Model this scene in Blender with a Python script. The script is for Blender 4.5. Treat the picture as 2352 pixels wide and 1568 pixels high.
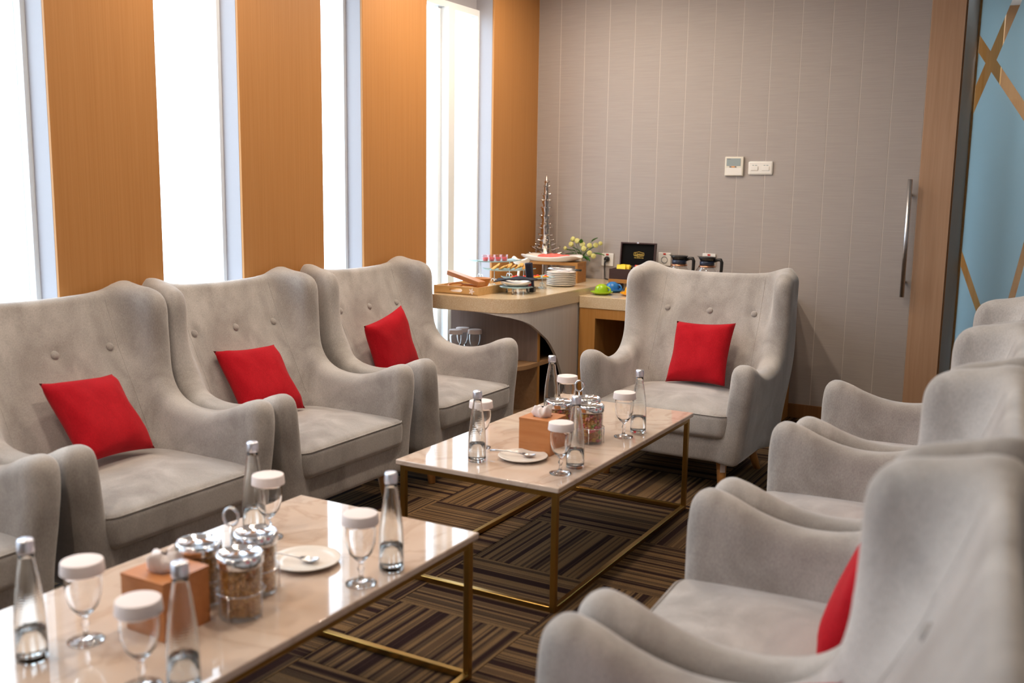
import bpy, bmesh, math, random
import numpy as np
from mathutils import Vector, Matrix, Euler

random.seed(7)
S = bpy.context.scene
for o in list(bpy.data.objects):
    bpy.data.objects.remove(o, do_unlink=True)
COL = S.collection
PI = math.pi

# ------------------------------------------------------------------ camera
FPX = 2281.7
cam_d = bpy.data.cameras.new('camera')
cam_d.sensor_width = 36.0
cam_d.lens = FPX * 36.0 / 2352.0
cam_d.clip_start = 0.05
cam_d.dof.use_dof = True
cam_d.dof.focus_distance = 4.7
cam_d.dof.aperture_fstop = 2.4
cam = bpy.data.objects.new('camera', cam_d)
COL.objects.link(cam)
def cam_axes(p, r, y):
    cy, sy = math.cos(y), math.sin(y)
    fw = np.array([sy*math.cos(p), cy*math.cos(p), -math.sin(p)])
    rt = np.array([cy, -sy, 0.0])
    dn = np.cross(fw, rt)
    cr, sr = math.cos(r), math.sin(r)
    return cr*rt + sr*dn, -sr*rt + cr*dn, fw
rt, dn, fw = cam_axes(0.15400229, -0.01468024, -0.51285892)
mw = Matrix.Identity(4)
for i in range(3):
    mw[i][0] = rt[i]; mw[i][1] = -dn[i]; mw[i][2] = -fw[i]
mw[2][3] = 1.40
cam.matrix_world = mw
S.camera = cam

# ------------------------------------------------------------------ colour management, world, lights
S.view_settings.view_transform = 'Standard'
S.view_settings.look = 'None'
S.view_settings.gamma = 1.0
S.view_settings.use_curve_mapping = False
S.view_settings.exposure = 0.28

W = bpy.data.worlds.new('overcast')
S.world = W
W.use_nodes = True
nt_ = W.node_tree; bg = nt_.nodes['Background']
# even overcast sky above a duller ground
tc_ = nt_.nodes.new('ShaderNodeTexCoord'); sx_ = nt_.nodes.new('ShaderNodeSeparateXYZ'); rp_ = nt_.nodes.new('ShaderNodeValToRGB')
nt_.links.new(tc_.outputs['Generated'], sx_.inputs[0]); 
mr_ = nt_.nodes.new('ShaderNodeMapRange'); mr_.inputs[1].default_value = -0.30; mr_.inputs[2].default_value = 0.10
nt_.links.new(sx_.outputs['Z'], mr_.inputs[0]); nt_.links.new(mr_.outputs[0], rp_.inputs[0])
rp_.color_ramp.elements[0].color = (0.26, 0.28, 0.29, 1); rp_.color_ramp.elements[1].color = (0.74, 0.87, 1.0, 1)
nt_.links.new(rp_.outputs[0], bg.inputs[0])
bg.inputs[1].default_value = 6.1

XW, YB, XG, YG, ZC = -3.301, 6.176, -3.414, 6.84, 2.78   # panel fronts, rear wall, window glass, frosted glass, ceiling
GAPS = [(-2.30, -1.70), (-1.05, -0.52), (0.10, 0.60), (1.20, 1.80), (1.93+0.02, 2.397), (2.892, 3.355), (3.914, 4.239), (4.827, 5.577)]

def light(name, kind, loc, energy, color, **kw):
    d = bpy.data.lights.new(name, kind)
    d.energy = energy; d.color = color
    for k, v in kw.items(): setattr(d, k, v)
    o = bpy.data.objects.new(name, d)
    o.location = loc
    COL.objects.link(o)
    return o
# sky portals in the window openings (they only help the sampler find the sky)
for (y0, y1) in GAPS:
    o = light('sky_portal', 'AREA', (XG-0.09, (y0+y1)/2, 1.28), 1, (1, 1, 1), shape='RECTANGLE', size=2.4, size_y=y1-y0)
    o.rotation_euler = Euler((0, -PI/2, 0))
    o.data.cycles.is_portal = True
# backlight for the film, then recessed warm downlights of the lounge ceiling
light('film_backlight', 'AREA', (0.9, 7.7, ZC-0.02), 62.0, (0.86, 0.95, 1.0), shape='RECTANGLE', size=2.6, size_y=0.5)  # added unseen lamp that brightens the frosted film from behind
WARM = (1.0, 0.82, 0.64)
for (x, y) in [(-2.75, -0.6), (-2.75, 1.2), (-2.75, 3.0), (-2.75, 4.5), (-2.72, 5.32), (-1.6, 0.2), (-1.6, 2.1), (-1.6, 3.9), (-2.0, 4.9),
               (1.2, 2.2)]:
    light('downlight', 'AREA', (x, y, ZC-0.01), 10.0, WARM, shape='DISK', size=0.14)

# ------------------------------------------------------------------ helpers
def tag(o, label=None, cat=None, group=None, kind=None):
    if label: o['label'] = label
    if cat: o['category'] = cat
    if group: o['group'] = group
    if kind: o['kind'] = kind
    return o

def mesh_from(name, verts, faces, mat=None, smooth=False):
    me = bpy.data.meshes.new(name)
    me.from_pydata([tuple(map(float, v)) for v in verts], [], [tuple(map(int, f)) for f in faces])
    me.update()
    if smooth:
        me.polygons.foreach_set('use_smooth', [True]*len(me.polygons))
    if mat: me.materials.append(mat)
    return me

def obj(name, me, parent=None, loc=None, rot=None):
    o = bpy.data.objects.new(name, me)
    COL.objects.link(o)
    if parent: o.parent = parent
    if loc is not None: o.location = loc
    if rot is not None: o.rotation_euler = rot
    return o

def empty(name, loc=(0, 0, 0), rz=0.0):
    o = bpy.data.objects.new(name, None)
    o.empty_display_size = 0.05
    COL.objects.link(o)
    o.location = loc; o.rotation_euler = (0, 0, rz)
    return o

def copy_tree(o, parent=None):
    c = o.copy(); COL.objects.link(c)
    if parent: c.parent = parent
    for ch in list(o.children):
        copy_tree(ch, c)
    return c

class MB:
    """collects simple solids into one mesh"""
    def __init__(self): self.v = []; self.f = []; self.s = []
    def add(self, v, f, smooth=False, M=None):
        b = len(self.v)
        if M is not None: v = [tuple(M @ Vector(p)) for p in v]
        self.v += [tuple(p) for p in v]
        self.f += [tuple(i+b for i in q) for q in f]
        self.s += [smooth]*len(f)
        return self
    def box(self, x0, x1, y0, y1, z0, z1, bev=0.0, M=None, seg=2):
        if bev <= 0:
            v = [(x, y, z) for z in (z0, z1) for y in (y0, y1) for x in (x0, x1)]
            f = [(0, 2, 3, 1), (4, 5, 7, 6), (0, 1, 5, 4), (2, 6, 7, 3), (0, 4, 6, 2), (1, 3, 7, 5)]
            return self.add(v, f, False, M)
        bm = bmesh.new()
        bmesh.ops.create_cube(bm, size=1.0)
        for q in bm.verts:
            q.co = Vector(((x0+x1)/2+q.co.x*(x1-x0), (y0+y1)/2+q.co.y*(y1-y0), (z0+z1)/2+q.co.z*(z1-z0)))
        bmesh.ops.bevel(bm, geom=bm.edges[:], offset=bev, segments=seg, affect='EDGES', profile=0.5)
        bm.verts.index_update()
        bm.normal_update()
        k0 = len(self.s)
        self.add([tuple(q.co) for q in bm.verts], [tuple(q.index for q in p.verts) for p in bm.faces], False, M)
        for k, p in enumerate(bm.faces):
            self.s[k0+k] = seg > 1 and max(abs(c) for c in p.normal) < 0.999   # only the rounded edges are smooth
        bm.free()
        return self
    def lathe(self, prof, n=32, M=None, closed=False, sx=1.0, sy=1.0):
        v = []; f = []; idx = []
        for (r, z) in prof:
            if r < 1e-6:
                idx.append([len(v)]*n); v.append((0, 0, z))
            else:
                idx.append(list(range(len(v), len(v)+n)))
                v += [(sx*r*math.cos(2*PI*i/n), sy*r*math.sin(2*PI*i/n), z) for i in range(n)]
        rng = range(len(prof)) if closed else range(len(prof)-1)
        for k in rng:
            a = idx[k]; b = idx[(k+1) % len(prof)]
            for i in range(n):
                j = (i+1) % n
                q = [a[i], a[j], b[j], b[i]]
                q2 = []
                for t in q:
                    if t not in q2: q2.append(t)
                if len(q2) >= 3: f.append(tuple(q2))
        return self.add(v, f, True, M)
    def tube(self, pts, r, n=8, M=None, closed=False, cap=True):
        pts = [Vector(p) for p in pts]
        rr = r if isinstance(r, (list, tuple)) else [r]*len(pts)
        v = []; f = []
        m = len(pts)
        up = None
        for i, p in enumerate(pts):
            if closed: t = pts[(i+1) % m]-pts[i-1]
            else: t = pts[min(i+1, m-1)]-pts[max(i-1, 0)]
            t = t.normalized() if t.length > 1e-9 else Vector((0, 0, 1))
            if up is None:
                up = Vector((0, 0, 1)) if abs(t.z) < 0.9 else Vector((1, 0, 0))
            a = up - t*up.dot(t)
            if a.length < 1e-6: a = t.orthogonal()
            a.normalize(); up = a
            b = t.cross(a)
            for k in range(n):
                w = 2*PI*k/n
                v.append(tuple(p + (a*math.cos(w)+b*math.sin(w))*rr[i]))
        for i in range(m if closed else m-1):
            j = (i+1) % m
            for k in range(n):
                l = (k+1) % n
                f.append((i*n+k, j*n+k, j*n+l, i*n+l))
        if cap and not closed:
            f.append(tuple(range(n))[::-1]); f.append(tuple((m-1)*n+k for k in range(n)))
            f[-2] = f[-2][::-1]; f[-1] = f[-1]
        return self.add(v, f, True, M)
    def prism(self, poly, z0, z1, M=None):
        """poly = list of (x, y), extruded along z"""
        n = len(poly)
        v = [(x, y, z0) for x, y in poly] + [(x, y, z1) for x, y in poly]
        f = [tuple(range(n))[::-1], tuple(range(n, 2*n))]
        f += [(i, (i+1) % n, n+(i+1) % n, n+i) for i in range(n)]
        return self.add(v, f, False, M)
    def ball(self, c, r, M=None, n=10, m=6):
        rx, ry, rz = r if isinstance(r, (tuple, list)) else (r, r, r)
        prof = [(math.sin(PI*k/m), -math.cos(PI*k/m)) for k in range(m+1)]
        T = Matrix.Translation(Vector(c)) @ Matrix.Diagonal((rx, ry, rz, 1))
        if M is not None: T = M @ T
        return self.lathe([(max(a, 0.0) if 0 < i < m else 0.0, z) for i, (a, z) in enumerate(prof)], n, T)
    def mesh(self, name, mat):
        me = bpy.data.meshes.new(name)
        me.from_pydata(self.v, [], self.f)
        me.polygons.foreach_set('use_smooth', self.s)
        me.update()
        bm = bmesh.new(); bm.from_mesh(me)
        bmesh.ops.recalc_face_normals(bm, faces=bm.faces[:])
        bm.to_mesh(me); bm.free()
        if mat: me.materials.append(mat)
        return me
    def build(self, name, mat, parent=None, loc=None, rot=None):
        return obj(name, self.mesh(name, mat), parent, loc, rot)

def grid_mesh(P, mat, name, close_u=False):
    """P: array (a, b, 3)"""
    a, b = P.shape[:2]
    f = []
    for i in range(a if close_u else a-1):
        for j in range(b-1):
            f.append((i*b+j, ((i+1) % a)*b+j, ((i+1) % a)*b+j+1, i*b+j+1))
    return mesh_from(name, P.reshape(-1, 3), f, mat, True)

# ------------------------------------------------------------------ materials
def new_mat(name):
    m = bpy.data.materials.new(name); m.use_nodes = True
    nt = m.node_tree
    return m, nt, nt.nodes, nt.links, nt.nodes['Principled BSDF']

def simple(name, col, rough=0.5, metal=0.0, **kw):
    m, nt, N, L, b = new_mat(name)
    b.inputs['Base Color'].default_value = (*col, 1)
    b.inputs['Roughness'].default_value = rough
    b.inputs['Metallic'].default_value = metal
    for k, v in kw.items():
        b.inputs[k].default_value = v
    return m

def noise_mix(N, L, coord, scale, c1, c2, detail=4.0, dist=0.0, lo=0.35, hi=0.65, rough=0.55):
    n = N.new('ShaderNodeTexNoise'); n.inputs['Detail'].default_value = detail
    n.inputs['Roughness'].default_value = rough
    n.inputs['Distortion'].default_value = dist
    mp = N.new('ShaderNodeMapping'); mp.inputs['Scale'].default_value = scale
    L.new(coord, mp.inputs['Vector']); L.new(mp.outputs[0], n.inputs['Vector'])
    n.inputs['Scale'].default_value = 1.0
    r = N.new('ShaderNodeValToRGB')
    r.color_ramp.elements[0].position = lo; r.color_ramp.elements[0].color = (*c1, 1)
    r.color_ramp.elements[1].position = hi; r.color_ramp.elements[1].color = (*c2, 1)
    L.new(n.outputs['Fac'], r.inputs['Fac'])
    return r.outputs['Color'], n.outputs['Fac']

def fabric(name, c1, c2, sheen=0.35, patch=5.0, bump=0.15):
    m, nt, N, L, b = new_mat(name)
    tc = N.new('ShaderNodeTexCoord')
    col, f1 = noise_mix(N, L, tc.outputs['Object'], (patch, patch, patch*0.7), c1, c2, 5.0, 0.6, 0.38, 0.64)
    col2, f2 = noise_mix(N, L, tc.outputs['Object'], (420, 420, 120), (0.86, 0.86, 0.86), (1.1, 1.1, 1.1), 2.0)
    mx = N.new('ShaderNodeMixRGB'); mx.blend_type = 'MULTIPLY'; mx.inputs[0].default_value = 1
    L.new(col, mx.inputs[1]); L.new(col2, mx.inputs[2])
    L.new(mx.outputs[0], b.inputs['Base Color'])
    b.inputs['Roughness'].default_value = 0.9
    b.inputs['Specular IOR Level'].default_value = 0.15
    b.inputs['Sheen Weight'].default_value = sheen
    b.inputs['Sheen Roughness'].default_value = 0.45
    bp = N.new('ShaderNodeBump'); bp.inputs['Strength'].default_value = bump; bp.inputs['Distance'].default_value = 0.002
    L.new(f2, bp.inputs['Height']); L.new(bp.outputs[0], b.inputs['Normal'])
    return m

def wood(name, c1, c2, scale=(3, 40, 40), rough=0.45, bump=0.05, spec=0.4):
    m, nt, N, L, b = new_mat(name)
    tc = N.new('ShaderNodeTexCoord')
    col, f = noise_mix(N, L, tc.outputs['Object'], scale, c1, c2, 5.0, 0.4, 0.3, 0.7)
    L.new(col, b.inputs['Base Color'])
    b.inputs['Roughness'].default_value = rough
    b.inputs['Specular IOR Level'].default_value = spec
    bp = N.new('ShaderNodeBump'); bp.inputs['Strength'].default_value = bump; bp.inputs['Distance'].default_value = 0.001
    L.new(f, bp.inputs['Height']); L.new(bp.outputs[0], b.inputs['Normal'])
    return m

def glass(name, ior=1.45, col=(1, 1, 1), rough=0.0, ribs=False):
    m, nt, N, L, b = new_mat(name)
    b.inputs['Base Color'].default_value = (*col, 1)
    b.inputs['Roughness'].default_value = rough
    b.inputs['IOR'].default_value = ior
    b.inputs['Transmission Weight'].default_value = 1.0
    if ribs:
        tc = N.new('ShaderNodeTexCoord')
        w = N.new('ShaderNodeTexWave'); w.bands_direction = 'Z'; w.inputs['Scale'].default_value = 55
        w.inputs['Distortion'].default_value = 0.8
        L.new(tc.outputs['Object'], w.inputs['Vector'])
        bp = N.new('ShaderNodeBump'); bp.inputs['Strength'].default_value = 0.12; bp.inputs['Distance'].default_value = 0.002
        L.new(w.outputs['Fac'], bp.inputs['Height']); L.new(bp.outputs[0], b.inputs['Normal'])
    return m

M = {}
M['fabric'] = fabric('grey_velvet', (0.325, 0.300, 0.282), (0.50, 0.475, 0.455), 0.55, 5.0)
M['red'] = fabric('red_cloth', (0.40, 0.004, 0.012), (0.48, 0.009, 0.018), 0.06, 7.0, 0.3)
M['leg'] = wood('beech', (0.50, 0.22, 0.06), (0.62, 0.31, 0.10), (40, 40, 4))
M['brass'] = simple('brass', (0.48, 0.30, 0.085), 0.28, 1.0)
M['veneer'] = wood('orange_veneer', (0.455, 0.205, 0.060), (0.515, 0.245, 0.080), (140, 140, 1.4), 0.5, 0.03, 0.3)
M['veneer2'] = wood('tan_veneer', (0.42, 0.255, 0.155), (0.49, 0.31, 0.20), (60, 60, 2.0), 0.5, 0.03, 0.3)
M['veneer3'] = wood('brown_veneer', (0.22, 0.10, 0.035), (0.27, 0.13, 0.05), (60, 60, 2.0), 0.5, 0.03, 0.3)
M['ochre'] = wood('ochre_veneer', (0.46, 0.21, 0.05), (0.54, 0.27, 0.08), (60, 60, 2.0), 0.5, 0.03, 0.3)
M['shelfwood'] = wood('shelf_wood', (0.36, 0.20, 0.09), (0.44, 0.26, 0.13), (60, 3, 60), 0.5, 0.03, 0.3)
M['greypanel'] = wood('grey_brown_laminate', (0.23, 0.17, 0.145), (0.29, 0.22, 0.19), (60, 60, 2), 0.5, 0.02, 0.3)
M['whitelam'] = wood('pale_laminate', (0.62, 0.58, 0.54), (0.70, 0.66, 0.62), (50, 50, 2), 0.35, 0.02, 0.4)
M['paint'] = simple('grey_paint', (0.37, 0.36, 0.39), 0.6)
M['white'] = simple('white_plaster', (0.70, 0.69, 0.67), 0.7)
M['frame'] = simple('white_window_frame', (0.86, 0.90, 0.92), 0.3)
M['whitepl'] = simple('white_plastic', (0.80, 0.78, 0.74), 0.3)
M['paper'] = simple('white_paper', (0.86, 0.78, 0.77), 0.75)
M['porcelain'] = simple('white_porcelain', (0.85, 0.80, 0.74), 0.15)
M['silver'] = simple('bright_metal', (0.80, 0.81, 0.84), 0.12, 1.0)
M['steel'] = simple('brushed_steel', (0.66, 0.66, 0.68), 0.32, 1.0)
M['pewter'] = simple('polished_pewter', (0.62, 0.57, 0.53), 0.16, 1.0)
M['capm'] = simple('silver_cap', (0.74, 0.76, 0.84), 0.3, 0.85)
M['black'] = simple('black_plastic', (0.012, 0.012, 0.014), 0.3)
M['navy'] = simple('navy_plastic', (0.015, 0.022, 0.05), 0.35)
M['napkin'] = fabric('black_napkin', (0.012, 0.013, 0.020), (0.022, 0.024, 0.035), 0.1, 20)
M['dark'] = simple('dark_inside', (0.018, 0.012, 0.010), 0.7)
M['glass'] = glass('clear_glass', 1.45)
M['water'] = glass('ribbed_bottle_glass', 1.45, (0.97, 0.985, 0.98), 0.0, True)
M['liquid'] = glass('still_water', 1.33)
M['tieredglass'] = simple('pale_blue_glass', (0.50, 0.74, 0.80), 0.12, 0.0, **{'Transmission Weight': 0.35})
M['coffee'] = simple('coffee', (0.05, 0.018, 0.006), 0.1)
M['boxwood'] = wood('tissue_box_wood', (0.50, 0.185, 0.060), (0.58, 0.24, 0.085), (8, 60, 60), 0.4)
M['traywood'] = wood('tray_wood', (0.60, 0.36, 0.14), (0.70, 0.45, 0.20), (6, 60, 60), 0.5)
M['toolwood'] = wood('tool_wood', (0.42, 0.16, 0.045), (0.52, 0.23, 0.075), (8, 60, 60), 0.45)
M['riserwood'] = wood('riser_wood', (0.36, 0.15, 0.03), (0.45, 0.21, 0.05), (8, 60, 60), 0.45)
M['teawood'] = simple('dark_tea_box', (0.045, 0.020, 0.018), 0.35)
M['teainside'] = simple('black_lining', (0.006, 0.0055, 0.0055), 0.8, 0.0, **{'Specular IOR Level': 0.1})
M['gold'] = simple('gold_print', (0.75, 0.52, 0.10), 0.45)
M['yellow'] = simple('yellow_packet', (0.86, 0.62, 0.01), 0.4)
M['pinkred'] = simple('red_packet', (0.62, 0.03, 0.06), 0.4)
M['jelly'] = simple('red_jelly', (0.86, 0.035, 0.03), 0.15)
M['cookie'] = wood('cookie', (0.55, 0.27, 0.06), (0.72, 0.42, 0.12), (60, 60, 60), 0.8)
M['tart'] = simple('tart_yellow', (0.86, 0.40, 0.03), 0.5)
M['melon'] = wood('melon_flesh', (0.75, 0.09, 0.07), (0.85, 0.17, 0.12), (40, 40, 40), 0.35)
M['green_glaze'] = simple('lime_glaze', (0.33, 0.52, 0.015), 0.12)
M['blue_glaze'] = simple('blue_glaze', (0.03, 0.19, 0.50), 0.12)
M['orange_glaze'] = simple('orange_yellow_glaze', (0.86, 0.37, 0.003), 0.12)
M['orange2_glaze'] = simple('orange_glaze', (0.70, 0.30, 0.06), 0.12)
M['leaf'] = simple('leaf_green', (0.06, 0.24, 0.03), 0.5)
M['rose'] = wood('pale_yellow_rose', (0.66, 0.62, 0.15), (0.80, 0.77, 0.36), (90, 90, 90), 0.6)
M['vase'] = simple('cream_vase', (0.62, 0.50, 0.36), 0.3)
M['lcd'] = simple('lcd_screen', (0.30, 0.36, 0.37), 0.25)
M['outletred'] = simple('red_rocker', (0.55, 0.03, 0.02), 0.4)
M['greyprint'] = simple('grey_print', (0.14, 0.14, 0.16), 0.6)
M['orange_print'] = simple('orange_button', (0.75, 0.30, 0.06), 0.4)
M['nuts'] = wood('toasted_nuts', (0.48, 0.19, 0.035), (0.85, 0.48, 0.13), (60, 60, 60), 0.5)

# candy / snack colours by position
def candy_mat():
    m, nt, N, L, b = new_mat('mixed_candy')
    tc = N.new('ShaderNodeTexCoord')
    v = N.new('ShaderNodeTexVoronoi'); v.inputs['Scale'].default_value = 62
    L.new(tc.outputs['Object'], v.inputs['Vector'])
    sp = N.new('ShaderNodeSeparateColor'); L.new(v.outputs['Color'], sp.inputs[0])
    r = N.new('ShaderNodeValToRGB'); r.color_ramp.interpolation = 'CONSTANT'
    cols = [(0.55, 0.22, 0.04), (0.75, 0.10, 0.16), (0.62, 0.30, 0.06), (0.35, 0.45, 0.05), (0.80, 0.33, 0.30), (0.50, 0.16, 0.03), (0.72, 0.42, 0.10)]
    e = r.color_ramp.elements
    while len(e) < len(cols): e.new(0.5)
    for i, c in enumerate(cols):
        e[i].position = i/len(cols); e[i].color = (*c, 1)
    L.new(sp.outputs[0], r.inputs['Fac']); L.new(r.outputs[0], b.inputs['Base Color'])
    b.inputs['Roughness'].default_value = 0.35
    return m
M['candy'] = candy_mat()

def marble_mat():
    m, nt, N, L, b = new_mat('beige_marble')
    tc = N.new('ShaderNodeTexCoord')
    base, f = noise_mix(N, L, tc.outputs['Object'], (3.2, 2.0, 3), (0.60, 0.47, 0.38), (0.70, 0.585, 0.50), 6, 1.2, 0.3, 0.7)
    n = N.new('ShaderNodeTexNoise'); n.inputs['Scale'].default_value = 2.6; n.inputs['Detail'].default_value = 7
    n.inputs['Distortion'].default_value = 1.6
    L.new(tc.outputs['Object'], n.inputs['Vector'])
    r = N.new('ShaderNodeValToRGB'); e = r.color_ramp.elements
    e[0].position = 0.46; e[0].color = (0, 0, 0, 1)
    e[1].position = 0.54; e[1].color = (0, 0, 0, 1)
    k = e.new(0.50); k.color = (1, 1, 1, 1)
    L.new(n.outputs['Fac'], r.inputs['Fac'])
    mul = N.new('ShaderNodeMath'); mul.operation = 'MULTIPLY'; mul.inputs[1].default_value = 0.38
    L.new(r.outputs[0], mul.inputs[0])
    mx = N.new('ShaderNodeMixRGB'); mx.inputs[2].default_value = (0.40, 0.27, 0.19, 1)
    L.new(mul.outputs[0], mx.inputs[0]); L.new(base, mx.inputs[1])
    L.new(mx.outputs[0], b.inputs['Base Color'])
    b.inputs['Roughness'].default_value = 0.05
    b.inputs['Specular IOR Level'].default_value = 0.42
    return m
M['marble'] = marble_mat()

def stone_mat():
    m, nt, N, L, b = new_mat('speckled_beige_stone')
    tc = N.new('ShaderNodeTexCoord')
    c, f = noise_mix(N, L, tc.outputs['Object'], (170, 170, 170), (0.66, 0.50, 0.31), (0.78, 0.65, 0.46), 2, 0, 0.40, 0.72)
    L.new(c, b.inputs['Base Color'])
    b.inputs['Roughness'].default_value = 0.14
    b.inputs['Specular IOR Level'].default_value = 0.5
    return m
M['stone'] = stone_mat()

def carpet_mat():
    m, nt, N, L, b = new_mat('striped_carpet')
    tc = N.new('ShaderNodeTexCoord'); oi = N.new('ShaderNodeObjectInfo')
    sp = N.new('ShaderNodeSeparateXYZ'); L.new(tc.outputs['Object'], sp.inputs[0])
    def madd(a, k, c):
        n = N.new('ShaderNodeMath'); n.operation = 'MULTIPLY_ADD'
        L.new(a, n.inputs[0]); n.inputs[1].default_value = k
        if isinstance(c, float): n.inputs[2].default_value = c
        else: L.new(c, n.inputs[2])
        return n.outputs[0]
    off = madd(oi.outputs['Random'], 211.0, 3.0)
    n1 = N.new('ShaderNodeTexNoise'); n1.noise_dimensions = '1D'
    n1.inputs['Scale'].default_value = 1.0; n1.inputs['Detail'].default_value = 2.0; n1.inputs['Roughness'].default_value = 0.75
    L.new(madd(sp.outputs['Y'], 19.0, off), n1.inputs['W'])
    r = N.new('ShaderNodeValToRGB'); r.color_ramp.interpolation = 'LINEAR'
    e = r.color_ramp.elements
    stops = [(0.0, (0.036, 0.017, 0.016)), (0.40, (0.042, 0.020, 0.018)), (0.43, (0.110, 0.068, 0.040)), (0.49, (0.125, 0.080, 0.048)),
             (0.515, (0.265, 0.158, 0.074)), (0.60, (0.290, 0.180, 0.088)), (0.63, (0.150, 0.090, 0.050)), (1.0, (0.21, 0.135, 0.072))]
    while len(e) < len(stops): e.new(0.5)
    for i, (p, c) in enumerate(stops):
        e[i].position = p; e[i].color = (*c, 1)
    L.new(n1.outputs['Fac'], r.inputs['Fac'])
    pile, pf = noise_mix(N, L, tc.outputs['Object'], (260, 600, 300), (0.40, 0.40, 0.40), (0.95, 0.95, 0.95), 2.0, 0, 0.3, 0.7)
    mx = N.new('ShaderNodeMixRGB'); mx.blend_type = 'MULTIPLY'; mx.inputs[0].default_value = 1
    L.new(r.outputs[0], mx.inputs[1]); L.new(pile, mx.inputs[2])
    L.new(mx.outputs[0], b.inputs['Base Color'])
    b.inputs['Roughness'].default_value = 0.95
    b.inputs['Specular IOR Level'].default_value = 0.1
    bp = N.new('ShaderNodeBump'); bp.inputs['Strength'].default_value = 0.5; bp.inputs['Distance'].default_value = 0.003
    L.new(pf, bp.inputs['Height']); L.new(bp.outputs[0], b.inputs['Normal'])
    return m
M['carpet'] = carpet_mat()

def wallpaper_mat():
    m, nt, N, L, b = new_mat('woven_wall_covering')
    tc = N.new('ShaderNodeTexCoord')
    c, f = noise_mix(N, L, tc.outputs['Object'], (5, 5, 240), (0.372, 0.334, 0.315), (0.420, 0.380, 0.360), 3, 0.0, 0.3, 0.7)
    L.new(c, b.inputs['Base Color'])
    b.inputs['Roughness'].default_value = 0.55
    b.inputs['Specular IOR Level'].default_value = 0.35
    bp = N.new('ShaderNodeBump'); bp.inputs['Strength'].default_value = 0.12; bp.inputs['Distance'].default_value = 0.001
    L.new(f, bp.inputs['Height']); L.new(bp.outputs[0], b.inputs['Normal'])
    return m
M['wallpaper'] = wallpaper_mat()
M['joint'] = simple('pale_joint', (0.66, 0.61, 0.57), 0.5)

def pane_mat():
    m = bpy.data.materials.new('window_glass'); m.use_nodes = True
    nt = m.node_tree; N = nt.nodes; L = nt.links
    N.remove(N['Principled BSDF'])
    t = N.new('ShaderNodeBsdfTransparent'); t.inputs[0].default_value = (0.97, 0.99, 1.0, 1)
    g = N.new('ShaderNodeBsdfGlossy'); g.inputs['Roughness'].default_value = 0.0
    mx = N.new('ShaderNodeMixShader')
    mx.inputs[0].default_value = 0.04; L.new(t.outputs[0], mx.inputs[1]); L.new(g.outputs[0], mx.inputs[2])
    L.new(mx.outputs[0], N['Material Output'].inputs[0])
    return m
M['pane'] = pane_mat()
def frost_mat():
    m, nt, N, L, b = new_mat('frosted_blue_film')
    b.inputs['Base Color'].default_value = (0.38, 0.50, 0.56, 1)
    b.inputs['Roughness'].default_value = 0.2
    t = N.new('ShaderNodeBsdfTranslucent'); t.inputs[0].default_value = (0.66, 0.78, 0.82, 1)
    mx = N.new('ShaderNodeMixShader'); mx.inputs[0].default_value = 0.55
    L.new(b.outputs[0], mx.inputs[1]); L.new(t.outputs[0], mx.inputs[2]); L.new(mx.outputs[0], N['Material Output'].inputs[0])
    return m
M['frost'] = frost_mat()
def thin_glass(tint=(0.96, 0.97, 0.97, 1), name='thin_jar_glass'):
    m = bpy.data.materials.new(name); m.use_nodes = True
    nt = m.node_tree; N = nt.nodes; L = nt.links
    N.remove(N['Principled BSDF'])
    t = N.new('ShaderNodeBsdfTransparent'); t.inputs[0].default_value = tint
    g = N.new('ShaderNodeBsdfGlossy'); g.inputs['Roughness'].default_value = 0.02
    lw = N.new('ShaderNodeLayerWeight'); lw.inputs[0].default_value = 0.25
    mx = N.new('ShaderNodeMixShader')
    mp = N.new('ShaderNodeMath'); mp.operation = 'MULTIPLY_ADD'; mp.inputs[1].default_value = 0.55; mp.inputs[2].default_value = 0.04
    L.new(lw.outputs['Facing'], mp.inputs[0]); L.new(mp.outputs[0], mx.inputs[0])
    L.new(t.outputs[0], mx.inputs[1]); L.new(g.outputs[0], mx.inputs[2]); L.new(mx.outputs[0], N['Material Output'].inputs[0])
    return m
M['thin'] = thin_glass()
M['cupplastic'] = thin_glass((1.0, 0.86, 0.87, 1), 'cup_plastic')

# ------------------------------------------------------------------ room shell
XR, YF = 2.7, -2.9     # right wall, wall behind the camera
fl = tag(MB().box(-3.75, XR+0.1, YF-0.1, 8.6, -0.10, -0.008).build('floor', M['dark']), kind='structure')
T = 0.49
tile = MB().box(-T/2+0.0006, T/2-0.0006, -T/2+0.0006, T/2-0.0006, -0.008, 0.0, 0.0012, seg=1).mesh('carpet_tile', M['carpet'])
for i in range(-4, 9):
    for j in range(-10, 8):
        cx, cy = -1.415+(i+0.5)*T, 3.11+(j+0.5)*T
        if cx < -3.45 or cx > 2.75 or cy < -1.6 or cy > 7.0: continue
        # seen tile (i=-1, j=0) runs along the room, its neighbours across it
        o = obj('carpet_tile', tile, fl, (cx, cy, 0), (0, 0, PI/2 if (i+j) % 2 else 0))

ceil = tag(MB().box(-3.75, XR+0.1, YF-0.1, 8.6, ZC, ZC+0.1).build('ceiling', M['white']), kind='structure')

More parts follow.
